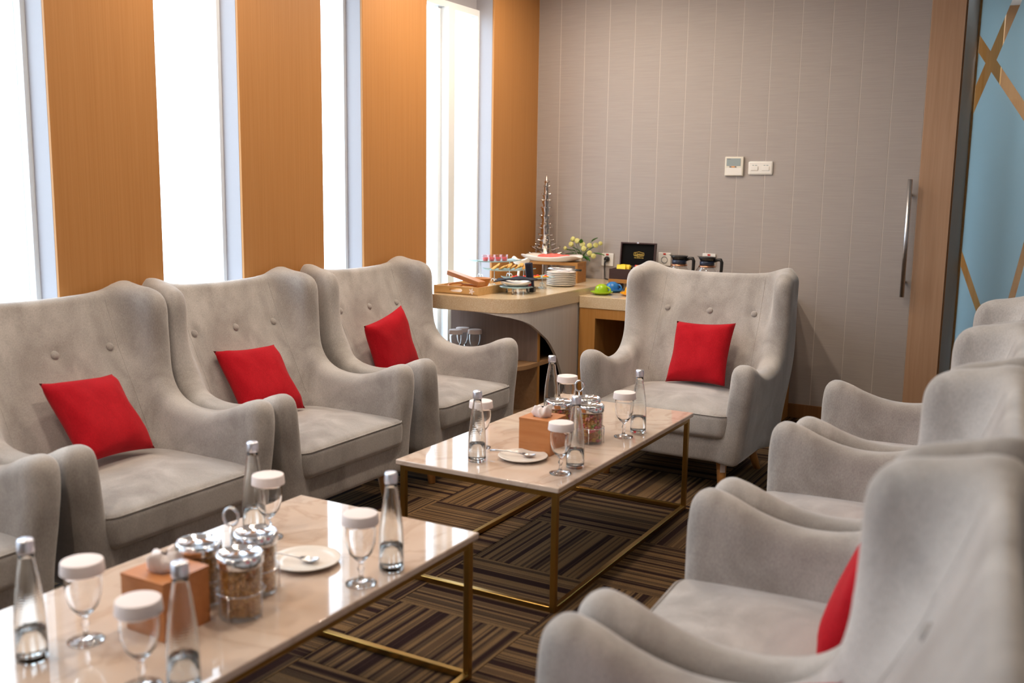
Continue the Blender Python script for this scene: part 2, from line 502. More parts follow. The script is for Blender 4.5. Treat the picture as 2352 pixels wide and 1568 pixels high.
# window wall: painted piers, header and skirting with a veneer board on each pier
wl = MB()
edges = [YF-0.1] + [v for g in GAPS for v in g] + [YB+0.02]
piers = [(edges[k], edges[k+1]) for k in range(0, len(edges), 2)]
for (a, b_) in piers:
    wl.box(XG-0.05, XW-0.014, a, b_, -0.01, ZC)
for (a, b_) in GAPS:
    wl.box(XG-0.05, XG-0.02, a, b_, 2.50, ZC)
    wl.box(XG-0.05, XG-0.02, a, b_, -0.01, 0.05)
wall_left = tag(wl.build('wall_left', M['paint']), kind='structure')
for (a, b_) in piers:
    if b_-a > 0.05:
        MB().box(XW-0.014, XW, a, b_, 0.0, ZC, 0.0015, seg=1).build('wood_panel', M['veneer'], wall_left)

for n, (a, b_) in enumerate(GAPS):
    fr = MB()
    fw_ = 0.020
    fr.box(XG-0.05, XG+0.004, a, a+fw_, 0.05, 2.50)
    fr.box(XG-0.05, XG+0.004, b_-fw_, b_, 0.05, 2.50)
    fr.box(XG-0.05, XG+0.004, a+fw_, b_-fw_, 2.462, 2.50)
    fr.box(XG-0.05, XG+0.004, a+fw_, b_-fw_, 0.05, 0.09)
    w = tag(fr.build('window_%d' % (n+1), M['frame']), kind='structure')
    MB().box(XG-0.036, XG-0.030, a+fw_, b_-fw_, 0.09, 2.462).build('pane', M['pane'], w)
    if b_-a > 0.7:
        m_ = MB().box(XG-0.05, XG+0.035, 5.175, 5.245, 0.09, 2.462)
        m_.box(XG-0.05, XG-0.02, 5.140, 5.175, 0.09, 2.462)
        m_.build('mullion', M['frame'], w)

# rear wall: plank wide covered panels with joints between them
wb = MB()
wb.box(XW-0.02, -0.813, YB+0.0012, YB+0.10, -0.01, ZC)
wall_back = tag(wb.build('wall_back', M['joint']), kind='structure')
xs = [-0.813-0.1785*k for k in range(14)]+[XW]
for k in range(len(xs)-1):
    x1, x0 = xs[k], xs[k+1]
    MB().box(x0+0.0017, x1-0.0017, YB, YB+0.0012, 0.09, ZC, 0.0005, seg=1).build('wall_panel', M['wallpaper'], wall_back)
bb = tag(MB().box(XW, -0.813, YB-0.006, YB+0.012, 0.0, 0.088, 0.002, seg=1).build('baseboard_back', M['veneer3']), kind='structure')

# wooden jamb, dark return and frosted glass screen with clear bands
jb = tag(MB().box(-0.812, -0.635, YB-0.004, YG+0.02, 0.0, ZC, 0.002, seg=1).build('trim_1', M['veneer2']), kind='structure')
MB().box(-0.635, -0.628, YB+0.006, YG-0.004, 0.0, ZC).build('return_board', M['veneer3'], jb)
MB().box(-0.628, -0.617, YG-0.012, YG+0.004, 0.0, ZC).build('edge_strip', M['traywood'], jb)

def film(x0, x1, z0, z1, bands):
    bm = bmesh.new()
    v = [bm.verts.new((x, 0, z)) for x, z in ((x0, z0), (x1, z0), (x1, z1), (x0, z1))]
    bm.faces.new(v)
    for (p, q, w) in bands:
        d = (Vector(q)-Vector(p)).normalized(); nrm = Vector((-d.y, d.x))
        for s in (-0.5, 0.5):
            c = Vector(p)+nrm*w*s
            bmesh.ops.bisect_plane(bm, geom=bm.verts[:]+bm.edges[:]+bm.faces[:], plane_co=(c.x, 0, c.y), plane_no=(nrm.x, 0, nrm.y))
    kill = []
    for f in bm.faces:
        c = f.calc_center_median()
        for (p, q, w) in bands:
            d = (Vector(q)-Vector(p)).normalized(); nrm = Vector((-d.y, d.x))
            if abs((Vector((c.x, c.z))-Vector(p)).dot(nrm)) < w*0.5: kill.append(f); break
    bmesh.ops.delete(bm, geom=list(set(kill)), context='FACES')
    r = bmesh.ops.extrude_face_region(bm, geom=bm.faces[:])
    for g in r['geom']:
        if isinstance(g, bmesh.types.BMVert): g.co.y += 0.0015
    bmesh.ops.recalc_face_normals(bm, faces=bm.faces[:])
    me = bpy.data.meshes.new('frosted_film'); bm.to_mesh(me); bm.free()
    me.materials.append(M['frost'])
    return me
gl = tag(MB().box(-0.617, XR, YG, YG+0.010, 0.0, ZC).build('window_9', M['pane']), kind='structure')
bands = [((-0.615, 2.300), (-0.340, 1.897), 0.058), ((-0.601, 2.02), (-0.437, 2.521), 0.052),
         ((-0.612, 0.985), (-0.483, 0.66), 0.036), ((-0.266, 1.06), (-0.310, 0.79), 0.036),
         ((0.4, 2.5), (0.9, 1.5), 0.055), ((0.5, 1.2), (1.4, 2.4), 0.055), ((1.2, 0.4), (1.8, 1.9), 0.055)]
obj('frosted_film', film(-0.617, XR, 0.0, ZC, bands), gl, (0, YG-0.0022, 0))
# dim corridor beyond the screen
wv = tag(MB().box(-1.0, XR+0.1, 8.45, 8.6, -0.01, ZC).build('wall_corridor', M['veneer3']), kind='structure')
tag(MB().box(-0.635, -0.50, YG+0.18, YG+0.26, 0.0, ZC).build('trim_2', M['ochre']), kind='structure')
# remaining walls of the lounge
tag(MB().box(XR, XR+0.1, YF, 8.6, -0.01, ZC).build('wall_right', M['wallpaper']), kind='structure')
tag(MB().box(-3.75, XR+0.1, YF-0.1, YF, -0.01, ZC).build('wall_front', M['wallpaper']), kind='structure')

# ------------------------------------------------------------------ implicit surfaces for upholstery
def surface_nets(F, org, h):
    s = F < 0
    nx, ny, nz = F.shape
    c = np.zeros((nx-1, ny-1, nz-1), np.int8)
    for dx in (0, 1):
        for dy in (0, 1):
            for dz in (0, 1):
                c += s[dx:nx-1+dx, dy:ny-1+dy, dz:nz-1+dz]
    act = (c > 0) & (c < 8)
    ids = np.full(act.shape, -1, np.int64)
    ii = np.argwhere(act); ids[act] = np.arange(len(ii))
    pos = np.zeros((len(ii), 3)); cnt = np.zeros(len(ii))
    corners = [(a, b, d) for a in (0, 1) for b in (0, 1) for d in (0, 1)]
    for p in corners:
        for ax in range(3):
            if p[ax] == 1: continue
            q = list(p); q[ax] = 1
            f0 = F[ii[:, 0]+p[0], ii[:, 1]+p[1], ii[:, 2]+p[2]]
            f1 = F[ii[:, 0]+q[0], ii[:, 1]+q[1], ii[:, 2]+q[2]]
            cr = (f0 < 0) != (f1 < 0)
            t = np.where(cr, f0/np.where(cr, f0-f1, 1.0), 0)
            P = np.tile(np.array(p, float), (len(ii), 1)); P[:, ax] = t
            pos[cr] += P[cr]; cnt[cr] += 1
    V = (ii+pos/cnt[:, None])*h+np.array(org)
    Q = []
    for ax in range(3):
        u, v = [(1, 2), (2, 0), (0, 1)][ax]
        sl0 = [slice(None)]*3; sl1 = [slice(None)]*3
        sl0[ax] = slice(0, -1); sl1[ax] = slice(1, None)
        a, b = s[tuple(sl0)], s[tuple(sl1)]
        ch = np.argwhere(a != b)
        ok = (ch[:, u] > 0) & (ch[:, v] > 0) & (ch[:, u] < F.shape[u]-1) & (ch[:, v] < F.shape[v]-1)
        ch = ch[ok]
        flip = a[ch[:, 0], ch[:, 1], ch[:, 2]]
        def cell(du, dv):
            k = ch.copy(); k[:, u] += du; k[:, v] += dv
            return ids[k[:, 0], k[:, 1], k[:, 2]]
        q = np.stack([cell(-1, -1), cell(0, -1), cell(0, 0), cell(-1, 0)], 1)
        q[~flip] = q[~flip][:, ::-1]
        Q.append(q)
    return V, np.concatenate(Q)

def sdf_mesh(name, fn, lo, hi, h, mat, smooth_iter=2):
    ax = [np.arange(lo[i], hi[i]+h, h) for i in range(3)]
    X, Y, Z = np.meshgrid(*ax, indexing='ij')
    V, Q = surface_nets(fn(X, Y, Z), lo, h)
    for _ in range(smooth_iter):      # light smoothing
        acc = np.zeros_like(V); n = np.zeros(len(V))
        for k in range(4):
            a, b = Q[:, k], Q[:, (k+1) % 4]
            np.add.at(acc, a, V[b]); np.add.at(n, a, 1)
            np.add.at(acc, b, V[a]); np.add.at(n, b, 1)
        V = V*0.5+0.5*acc/n[:, None]
    me = bpy.data.meshes.new(name)
    me.vertices.add(len(V)); me.vertices.foreach_set('co', V.astype(np.float32).ravel())
    me.loops.add(Q.size); me.loops.foreach_set('vertex_index', Q.astype(np.int32).ravel())
    me.polygons.add(len(Q)); me.polygons.foreach_set('loop_start', np.arange(0, Q.size, 4, dtype=np.int32))
    me.polygons.foreach_set('use_smooth', np.ones(len(Q), bool))
    me.update(calc_edges=True); me.validate()
    me.materials.append(mat)
    return me

def catmull(P, n=6):
    P = np.array(P, float); m = len(P); out = []
    for i in range(m):
        p0, p1, p2, p3 = P[i-1], P[i], P[(i+1) % m], P[(i+2) % m]
        for t in np.linspace(0, 1, n, endpoint=False):
            out.append(0.5*((2*p1)+(-p0+p2)*t+(2*p0-5*p1+4*p2-p3)*t*t+(-p0+3*p1-3*p2+p3)*t**3))
    return np.array(out)

def poly_sdf(P, A, B):
    d = np.full(A.shape, 1e9); inside = np.zeros(A.shape, bool)
    n = len(P)
    for i in range(n):
        a = P[i]; b = P[(i+1) % n]
        e = b-a; wx = A-a[0]; wy = B-a[1]
        t = np.clip((wx*e[0]+wy*e[1])/max(e@e, 1e-12), 0, 1)
        d = np.minimum(d, (wx-e[0]*t)**2+(wy-e[1]*t)**2)
        c = (a[1] > B) != (b[1] > B)
        with np.errstate(divide='ignore', invalid='ignore'):
            xi = (b[0]-a[0])*(B-a[1])/(b[1]-a[1] if abs(b[1]-a[1]) > 1e-12 else 1e-12)+a[0]
        inside ^= c & (A < xi)
    d = np.sqrt(d)
    return np.where(inside, -d, d)

def rext(d2, dz, r):
    wx, wy = d2+r, dz+r
    return np.minimum(np.maximum(wx, wy), 0)+np.hypot(np.maximum(wx, 0), np.maximum(wy, 0))-r
def smin(a, b, k):
    h = np.clip(0.5+0.5*(b-a)/k, 0, 1)
    return b*(1-h)+a*h-k*h*(1-h)
def sstep(a, b, x):
    t = np.clip((x-a)/(b-a), 0, 1); return t*t*(3-2*t)

# side outline of the chair (v = distance forward of the back, z)
SIDE = catmull([(0.14, 0.155), (0.40, 0.150), (0.70, 0.150), (0.735, 0.165), (0.742, 0.30), (0.748, 0.45), (0.747, 0.545), (0.735, 0.595), (0.700, 0.618),
                (0.645, 0.606), (0.58, 0.578), (0.51, 0.557), (0.44, 0.548), (0.37, 0.551), (0.305, 0.566), (0.252, 0.598), (0.219, 0.648), (0.204, 0.71), (0.199, 0.78),
                (0.197, 0.85), (0.196, 0.905), (0.189, 0.944), (0.168, 0.974), (0.130, 0.992), (0.080, 0.999), (0.022, 0.995), (-0.016, 0.978), (-0.026, 0.955), (-0.022, 0.90), (0.010, 0.60), (0.075, 0.30), (0.11, 0.17)], 5)
IN_Z = [0.15, 0.42, 0.50, 0.60, 0.71, 0.77, 0.85, 0.93, 0.98, 1.05]
IN_V = [0.27, 0.250, 0.217, 0.172, 0.118, 0.092, 0.060, 0.030, 0.016, 0.000]
OUT_Z = [0.15, 0.30, 0.60, 0.90, 1.05]
OUT_V = [0.120, 0.082, 0.016, -0.022, -0.032]
def chair_fn(X, Y, Z, seat2=0.0):
    Vv = -Y
    btn = [-0.235, 0.0, 0.235]
    if seat2 > 0:
        btn = [-0.235, 0.037, 0.31, 0.583, 0.855]
        Xo = X
        X = np.where(X > seat2, X-seat2, np.minimum(X, 0.0))
    else: Xo = X
    d2 = poly_sdf(SIDE, Vv[0], Z[0])[None]
    xc = 0.343+0.042*sstep(0.15, 0.60, Z)+0.10*np.clip(Vv-0.06, 0, 0.13)*sstep(0.62, 0.80, Z)
    ht = 0.056-0.008*sstep(0.62, 0.85, Z)
    side = rext(d2, np.abs(np.abs(X)-xc)-ht, 0.047)
    vin = np.interp(Z, IN_Z, IN_V); vout = np.interp(Z, OUT_Z, OUT_V)
    top = 0.974+0.020*np.clip(np.abs(X)/0.36, 0, 1.2)**2.0
    dz2 = np.maximum(np.maximum(Z-top, 0.16-Z), np.abs(X)-0.37)
    hb = (vin-vout)/2
    back = rext(dz2, np.abs(Vv-(vin+vout)/2)-hb, np.minimum(0.040, hb*0.92))
    # tufting pulled in at the buttons
    front = sstep(0.0, 0.03, Vv-(vin+vout)/2)
    for bx in btn:
        r2 = (Xo-bx)**2+(Z-0.776)**2
        back = back+front*(0.012*np.exp(-r2/0.028**2))
    d = smin(side, back, 0.10)
    bx_ = np.maximum(np.maximum(np.abs(X)-0.365, np.abs(Z-0.225)-0.075), np.abs(Vv-0.40)-0.325)
    return smin(d, bx_, 0.03)
H_ = 0.0105
shell_me = sdf_mesh('upholstered_shell', chair_fn, (-0.50, -0.80, 0.10), (0.50, 0.12, 1.08), H_, M['fabric'], 3)

def cushion_fn(X, Y, Z):
    Vv = -Y
    a = np.clip(np.abs(X)/0.335, 0, 1); b = np.clip(np.abs(Vv-0.44)/0.31, 0, 1)
    crown = 0.040*(1-a**2.5)*(1-b**3)
    zt = 0.385+crown
    hx, hv = 0.328+0.012*sstep(0.25, 0.34, Z), 0.315
    qx = np.abs(X)-hx+0.05; qv = np.abs(Vv-0.44)-hv+0.05
    plan = np.minimum(np.maximum(qx, qv), 0)+np.hypot(np.maximum(qx, 0), np.maximum(qv, 0))-0.05
    dz = np.maximum(Z-zt, 0.268-Z)
    return rext(plan, dz, 0.026)
cush_me = sdf_mesh('seat_cushion', cushion_fn, (-0.40, -0.82, 0.24), (0.40, -0.08, 0.46), 0.0095, M['fabric'], 2)

# piping round the cushion top edge
def rr_path(hx, v0, v1, r, n=6):
    P = []
    for (cx, cv, a0) in ((hx-r, v1-r, 0), (-hx+r, v1-r, PI/2), (-hx+r, v0+r, PI), (hx-r, v0+r, 1.5*PI)):
        for k in range(n+1):
            a = a0+PI/2*k/n
            P.append((cx+r*math.cos(a), cv+r*math.sin(a)))
    return P
pipe_pts = [(x, -v, 0.377) for x, v in rr_path(0.337, 0.20, 0.752, 0.052)]
pipe_me = MB().tube(pipe_pts, 0.0030, 6, closed=True).mesh('piping', M['fabric'])
btn_me = MB().lathe([(0, 0), (0.0145, 0.0005), (0.0165, 0.005), (0.013, 0.010), (0.006, 0.0125), (0, 0.0128)], 16).mesh('button', M['fabric'])
def leg_mesh(x, v, tx, tv, name):
    mb = MB()
    mb.tube([(x, -v, 0.155), (x+tx*0.5, -v-tv*0.5, 0.08), (x+tx, -v-tv, 0.0)], [0.0255, 0.0215, 0.0175], 14)
    return mb.mesh(name, M['leg'])
from mathutils.bvhtree import BVHTree
def make_chair(shell, ext=0.0):
    bvh = BVHTree.FromPolygons([v.co for v in shell.vertices], [tuple(p.vertices) for p in shell.polygons])
    t = empty('wing_armchair')
    obj('upholstered_shell', shell, t)
    for dx in ((0.0,) if not ext else (-0.003, ext+0.003)):
        c = obj('seat_cushion', cush_me, t, (dx, 0, 0))
        obj('piping', pipe_me, c)
    for bx in ((-0.235, 0, 0.235) if not ext else (-0.235, 0.037, 0.31, 0.583, 0.855)):
        hit = bvh.ray_cast(Vector((bx, -0.6, 0.776)), Vector((0, 1, 0)))
        y = hit[0].y if hit[0] is not None else -0.09
        obj('button', btn_me, t, (bx, y+0.0025, 0.776), (PI/2-0.42, 0, 0))
    for (x, v, tx, tv) in ((0.285+ext, 0.655, 0.012, 0.02), (-0.285, 0.655, -0.012, 0.02), (0.275+ext, 0.22, 0.045, -0.045), (-0.275, 0.22, -0.045, -0.045)):
        obj('leg', leg_mesh(x, v, tx, tv, 'leg'), t)
    for s_ in (-1, 1):
        pts = []
        for z in np.linspace(0.46, 0.985, 28):
            hit = bvh.ray_cast(Vector((s_*0.268+(ext if s_ > 0 else 0), -0.34, z)), Vector((0, 1, 0)))
            if hit[0] is not None: pts.append(hit[0])
        if len(pts) > 3: MB().tube(pts, 0.0013, 5).build('seam', M['fabric'], t)
    return t

proto = make_chair(shell_me)
D = math.radians
CH_GROUP = 'grey wing armchairs around the coffee tables'
chairs = []
def place_chair(x, y, rz, label):
    t = proto if not chairs else copy_tree(proto)
    t.location = (x, y, 0); t.rotation_euler = (0, 0, rz)
    tag(t, label, 'armchair', CH_GROUP)
    chairs.append(t)
    return t
far = place_chair(-1.632, 5.087, math.radians(-0.8), 'grey velvet wing armchair standing alone beyond the far coffee table, facing the camera')
LX = -3.247
place_chair(LX, 1.370, PI/2, 'grey wing armchair by the windows, only one arm in view at the left frame edge')
place_chair(LX, 2.265, PI/2, 'window side grey wing armchair nearest the camera with its seat in view')
place_chair(LX, 3.155, PI/2, 'middle grey wing armchair of the window row with full seat in view')
place_chair(LX, 4.105, PI/2, 'grey wing armchair by the windows next to the curved buffet counter')
place_chair(-0.072, 2.130, -PI/2+D(2.8), 'second grey wing armchair from the front in the right row, its pale seat in view')
place_chair(-0.094, 3.030, -PI/2+D(3.2), 'third grey wing armchair from the front in the right row, mostly behind a wing')
place_chair(-0.100, 3.930, -PI/2+D(4.5), 'farthest grey wing armchair of the right row, before the frosted glass')
EXT = 0.62
wide_me = sdf_mesh('upholstered_shell', lambda X, Y, Z: chair_fn(X, Y, Z, EXT), (-0.50, -0.80, 0.10), (0.50+EXT, 0.12, 1.08), 0.0125, M['fabric'], 3)
wide = make_chair(wide_me, EXT)
wide.location = (-0.038, 1.240, 0); wide.rotation_euler = (0, 0, -PI/2+D(4.0))
tag(wide, 'nearest grey winged seat of the right row, blurred and cut by the bottom right corner', 'armchair', CH_GROUP)
# paper sticker on one leg of the far chair
far_legs = [c for c in far.children if c.name.startswith('leg')]
st = MB().box(-0.012, 0.012, -0.0245, -0.0235, 0.098, 0.138).build('sticker', M['paper'], far_legs[0], (0.290, -0.662, 0.0), (0, 0, 0.5))

# ------------------------------------------------------------------ red cushions
def pillow_mesh(L=0.33, T_=0.058, n=26, seed=0):
    rnd = random.Random(seed)
    u = np.linspace(-1, 1, n)
    U, V = np.meshgrid(u, u, indexing='ij')
    pinch = 0.075
    Xp = L/2*U*(1-pinch*(1-V**2)); Zp = L/2*V*(1-pinch*(1-U**2))
    hgt = T_*((1-U**4)*(1-V**4))**0.55
    wr = 0.0035*np.sin(U*9+V*5+seed)*np.exp(-((np.abs(U)-0.85)/0.2)**2)+0.003*np.sin(V*11-U*4+seed*2)*np.exp(-((np.abs(V)-0.85)/0.2)**2)
    top = np.stack([Xp, -(hgt+wr*(hgt > 0.004)), Zp], -1)
    bot = np.stack([Xp, (hgt*0.9), Zp], -1)
    v = list(top.reshape(-1, 3)); f = []
    for i in range(n-1):
        for j in range(n-1):
            f.append((i*n+j, (i+1)*n+j, (i+1)*n+j+1, i*n+j+1))
    idb = {}
    for i in range(n):
        for j in range(n):
            if i in (0, n-1) or j in (0, n-1): idb[i, j] = i*n+j
            else: idb[i, j] = len(v); v.append(bot[i, j])
    for i in range(n-1):
        for j in range(n-1):
            f.append((idb[i, j], idb[i, j+1], idb[i+1, j+1], idb[i+1, j]))
    return mesh_from('red_cushion', v, f, M['red'], True)
PG = 'red cushions on the armchairs'
def pillow(loc, yaw, tilt, roll, label, seed):
    o = obj('red_cushion', pillow_mesh(seed=seed))
    R = Matrix.Rotation(yaw, 4, 'Z') @ Matrix.Rotation(tilt, 4, 'X') @ Matrix.Rotation(roll, 4, 'Y')
    o.matrix_world = Matrix.Translation(loc) @ R
    tag(o, label, 'cushion', PG)
    return o
D = math.radians
pillow((-1.612, 4.815, 0.582), D(-9), D(-24), D(-3.5), 'square red cushion on the armchair at the end of the far table', 1)
pillow((-2.955, 2.275, 0.575), D(100), D(-39), D(5), 'square red cushion in the nearest full window armchair, leaning left', 2)
pillow((-2.985, 3.110, 0.568), D(86), D(-38), D(2.6), 'square red cushion in the middle window armchair', 3)
pillow((-2.985, 4.055, 0.592), D(89), D(-10), D(-13), 'square red cushion in the window armchair beside the buffet counter', 4)
pillow((-0.318, 2.130, 0.570), D(-87), D(-22), D(3), 'red cushion half hidden behind the near wing in the right row, on the pale seat', 5)
pillow((-0.318, 3.020, 0.570), D(-87), D(-20), D(0), 'red cushion in the third armchair of the right row, hidden behind a wing', 6)
pillow((-0.355, 3.900, 0.575), D(-86), D(-20), D(3), 'red cushion in the farthest right row armchair, only a sliver in view', 7)
pillow((-0.370, 1.350, 0.540), D(-88), D(-48), D(0), 'red cushion in the nearest right seat at the bottom frame edge', 8)

# ------------------------------------------------------------------ coffee tables
ZT = 0.437
def make_table(x0, x1, y0, y1, label):
    cx, cy = (x0+x1)/2, (y0+y1)/2
    t = empty('coffee_table', (cx, cy, 0)); tag(t, label, 'table', 'marble coffee tables')
    hx, hy = (x1-x0)/2, (y1-y0)/2
    MB().box(-hx, hx, -hy, hy, ZT-0.019, ZT, 0.004, seg=3).build('marble_top', M['marble'], t)
    w = 0.020; ix, iy = hx-0.012, hy-0.012
    for sx in (-1, 1):
        for sy in (-1, 1):
            a, b_ = sx*(ix-w/2), sy*(iy-w/2)
            MB().box(a-w/2, a+w/2, b_-w/2, b_+w/2, 0.0, ZT-0.019, 0.0015, seg=1).build('leg', M['brass'], t)
    for z0 in (0.0, ZT-0.019-w):
        for s in (-1, 1):
            MB().box(-ix+w, ix-w, s*(iy-w/2)-w/2, s*(iy-w/2)+w/2, z0, z0+w, 0.0015, seg=1).build('rail', M['brass'], t)
            MB().box(s*(ix-w/2)-w/2, s*(ix-w/2)+w/2, -iy+w, iy-w, z0, z0+w, 0.0015, seg=1).build('rail', M['brass'], t)
    return t
make_table(-2.040, -1.388, 2.788, 4.095, 'far marble topped coffee table on a brass frame, before the lone end armchair')
make_table(-2.048, -1.392, 0.985, 2.300, 'near marble topped coffee table on a brass frame, cut by the bottom frame edge')

# goblets with paper lids
GOB = [(0, 0.0), (0.0365, 0.0005), (0.0375, 0.003), (0.030, 0.0055), (0.010, 0.010), (0.0055, 0.016), (0.0048, 0.030), (0.0085, 0.040), (0.0050, 0.047),
       (0.0058, 0.056), (0.016, 0.064), (0.028, 0.080), (0.0350, 0.102), (0.0375, 0.125), (0.0365, 0.145), (0.0345, 0.166)]
GIN = [(0.0333, 0.166), (0.0352, 0.145), (0.0362, 0.125), (0.0337, 0.103), (0.0265, 0.082), (0.014, 0.068), (0, 0.0635)]
gob_me = MB().lathe(GOB+GIN, 32).mesh('goblet', M['glass'])
LID = [(0, 0.1670), (0.0360, 0.1670), (0.0362, 0.154), (0.0440, 0.1537), (0.0448, 0.1540), (0.0450, 0.1548), (0.0428, 0.1770), (0.0422, 0.1788), (0.0405, 0.1795), (0.0395, 0.1796), (0, 0.1796)]
lid_me = MB().lathe(LID, 32).mesh('paper_lid', M['paper'])
gob = None
def goblet(x, y, z, label, group, sc=1.0):
    global gob
    if gob is None:
        gob = empty('goblet')
        obj('glass_bowl', gob_me, gob); obj('paper_lid', lid_me, gob)
        g = gob
    else: g = copy_tree(gob)
    g.location = (x, y, z); g.scale = (sc, sc, sc); g.rotation_euler = (0, 0, random.uniform(0, 6))
    tag(g, label, 'glass', group)
    return g
BOT = [(0, 0.0), (0.029, 0.0), (0.0318, 0.004), (0.0320, 0.02), (0.0315, 0.07), (0.0295, 0.11), (0.0250, 0.15), (0.0190, 0.19), (0.0150, 0.215), (0.0138, 0.228), (0, 0.228)]
BIN = [(0.0118, 0.228), (0.0128, 0.215), (0.0168, 0.19), (0.0228, 0.15), (0.0273, 0.11), (0.0293, 0.07), (0.0298, 0.02), (0.0285, 0.010), (0, 0.009)]
bot_me = MB().lathe(BOT[:-1]+BIN, 32).mesh('bottle', M['water'])
wat_me = MB().lathe([(0, 0.0095), (0.0280, 0.0105), (0.0292, 0.02), (0.0288, 0.066), (0, 0.066)], 32).mesh('water', M['liquid'])
CAP = [(0, 0.2265), (0.0160, 0.2265), (0.0166, 0.230), (0.0164, 0.250), (0.0145, 0.2545), (0, 0.2548)]
cap_me = MB().lathe(CAP, 24).mesh('cap', M['capm'])
bot = None
def bottle(x, y, label, group):
    global bot
    if bot is None:
        bot = empty('water_bottle'); obj('bottle_body', bot_me, bot); obj('water', wat_me, bot); obj('cap', cap_me, bot); g = bot
    else: g = copy_tree(bot)
    g.location = (x, y, ZT); g.rotation_euler = (0, 0, random.uniform(0, 6))
    tag(g, label, 'bottle', group)
    return g
GN, GF = 'goblets on the near coffee table', 'goblets on the far coffee table'
BN, BF = 'water bottles on the near coffee table', 'water bottles on the far coffee table'
bottle(-1.775, 1.180, 'clear water bottle at the near table\'s left end, beside the bottom left goblet', BN)
goblet(-1.750, 1.288, ZT, 'lidded goblet between the left end bottle and the tissue box on the near table', GN)
goblet(-1.492, 1.215, ZT, 'lidded goblet in front of the near tissue box, its foot below the frame', GN)
bottle(-1.421, 1.255, 'clear water bottle before the near tissue box, at the bottom frame edge', BN)
goblet(-1.448, 1.836, ZT, 'lidded goblet beside the plate at the right side of the near table', GN)
bottle(-1.440, 1.950, 'clear water bottle right of the plate, nearest the near table\'s right corner', BN)
bottle(-1.940, 1.984, 'clear water bottle behind the jar carousel of the near table', BN)
goblet(-1.862, 1.960, ZT, 'lidded goblet right behind the bottle at the near table\'s window side', GN)
bottle(-1.783, 2.925, 'clear water bottle at the window side front of the far table', BF)
goblet(-1.868, 3.090, ZT, 'lidded goblet directly behind the front window side bottle of the far table', GF)
goblet(-1.462, 2.945, ZT, 'lidded goblet beside the plate, in front of the far tissue box', GF)
bottle(-1.452, 3.040, 'clear water bottle just behind the front goblet of the far table', BF)
goblet(-1.480, 3.532, ZT, 'lidded goblet at the far end of the far table by the lone armchair', GF)
bottle(-1.460, 3.632, 'clear water bottle at the far end corner of the far table by the lone armchair', BF)
bottle(-1.905, 3.735, 'clear water bottle behind the tissue box and jars of the far table', BF)
goblet(-1.820, 3.715, ZT, 'lidded goblet behind the jar carousel of the far table', GF)

# tissue boxes
def tissue_box(x, y, rz, label, seed):
    t = empty('tissue_box', (x, y, ZT), rz); tag(t, label, 'tissue box', 'wooden tissue boxes')
    s, h = 0.065, 0.130
    b_ = MB()
    b_.box(-s, s, -s, s, 0, h-0.008, 0.0015, seg=1)
    k = 0.028
    for (a0, a1, c0, c1) in ((-s, -k, -s, s), (k, s, -s, s), (-k, k, -s, -k), (-k, k, k, s)):
        b_.box(a0, a1, c0, c1, h-0.008, h)
    b_.build('box', M['boxwood'], t)
    rnd = random.Random(seed)
    n, m_ = 44, 10
    P = np.zeros((n, m_, 3))
    for i in range(n):
        a = 2*PI*i/n
        for j in range(m_):
            q = j/(m_-1)
            r = 0.010+0.024*math.sin(PI*min(q*0.62+0.10, 1))
            r += (0.007*math.sin(3*a+seed)+0.006*math.sin(5*a+1.7*seed+3*q)+0.004*math.sin(9*a+4*q))*q
            if j == m_-1: r *= 0.35
            P[i, j] = (r*math.cos(a), r*math.sin(a), h-0.012+q*0.048+(0.010*math.sin(4*a+seed)+0.007*math.sin(7*a))*q*(1 if j < m_-1 else 0.2))
    obj('tissue', grid_mesh(P, M['paper'], 'tissue', True), t)
    return t
tissue_box(-1.665, 1.430, 0.0, 'brown wooden tissue box on the near coffee table', 1)
tissue_box(-1.655, 3.180, 0.0, 'brown wooden tissue box on the far coffee table', 4)

# snack jars in a wire carousel
JO = [(0, 0.0), (0.046, 0.0), (0.049, 0.004), (0.049, 0.118), (0.047, 0.122)]
JI = [(0.0455, 0.122), (0.0462, 0.116), (0.0462, 0.008), (0, 0.006)]
jar_me = MB().lathe(JO+JI, 36).mesh('jar_glass', M['thin'])
JL = [(0, 0.122), (0.0515, 0.1215), (0.0525, 0.124), (0.0525, 0.144), (0.0505, 0.1475), (0.0460, 0.1480), (0.0445, 0.1445), (0, 0.1440)]
jlid_me = MB().lathe(JL, 36).mesh('metal_lid', M['silver'])
def contents(mat, seed, r=0.0068, top=0.112):
    rnd = random.Random(seed); mb = MB()
    z = 0.0125
    while z < top:
        for rad, cnt in ((0.0385, 19), (0.024, 10), (0.009, 3)):
            for k in range(cnt):
                a = 2*PI*(k+rnd.random()*0.6)/cnt
                mb.ball((rad*math.cos(a), rad*math.sin(a), z+rnd.uniform(-0.003, 0.003)), (r*rnd.uniform(0.8, 1.15), r*rnd.uniform(0.8, 1.1), r*rnd.uniform(0.6, 1.0)), n=6, m=4)
        z += 0.0098
    # core so the pile has no see-through gaps
    mb.lathe([(0, 0.009), (0.0365, 0.009), (0.0365, top-0.006), (0, top-0.004)], 14)
    return mb.mesh('snacks', mat)
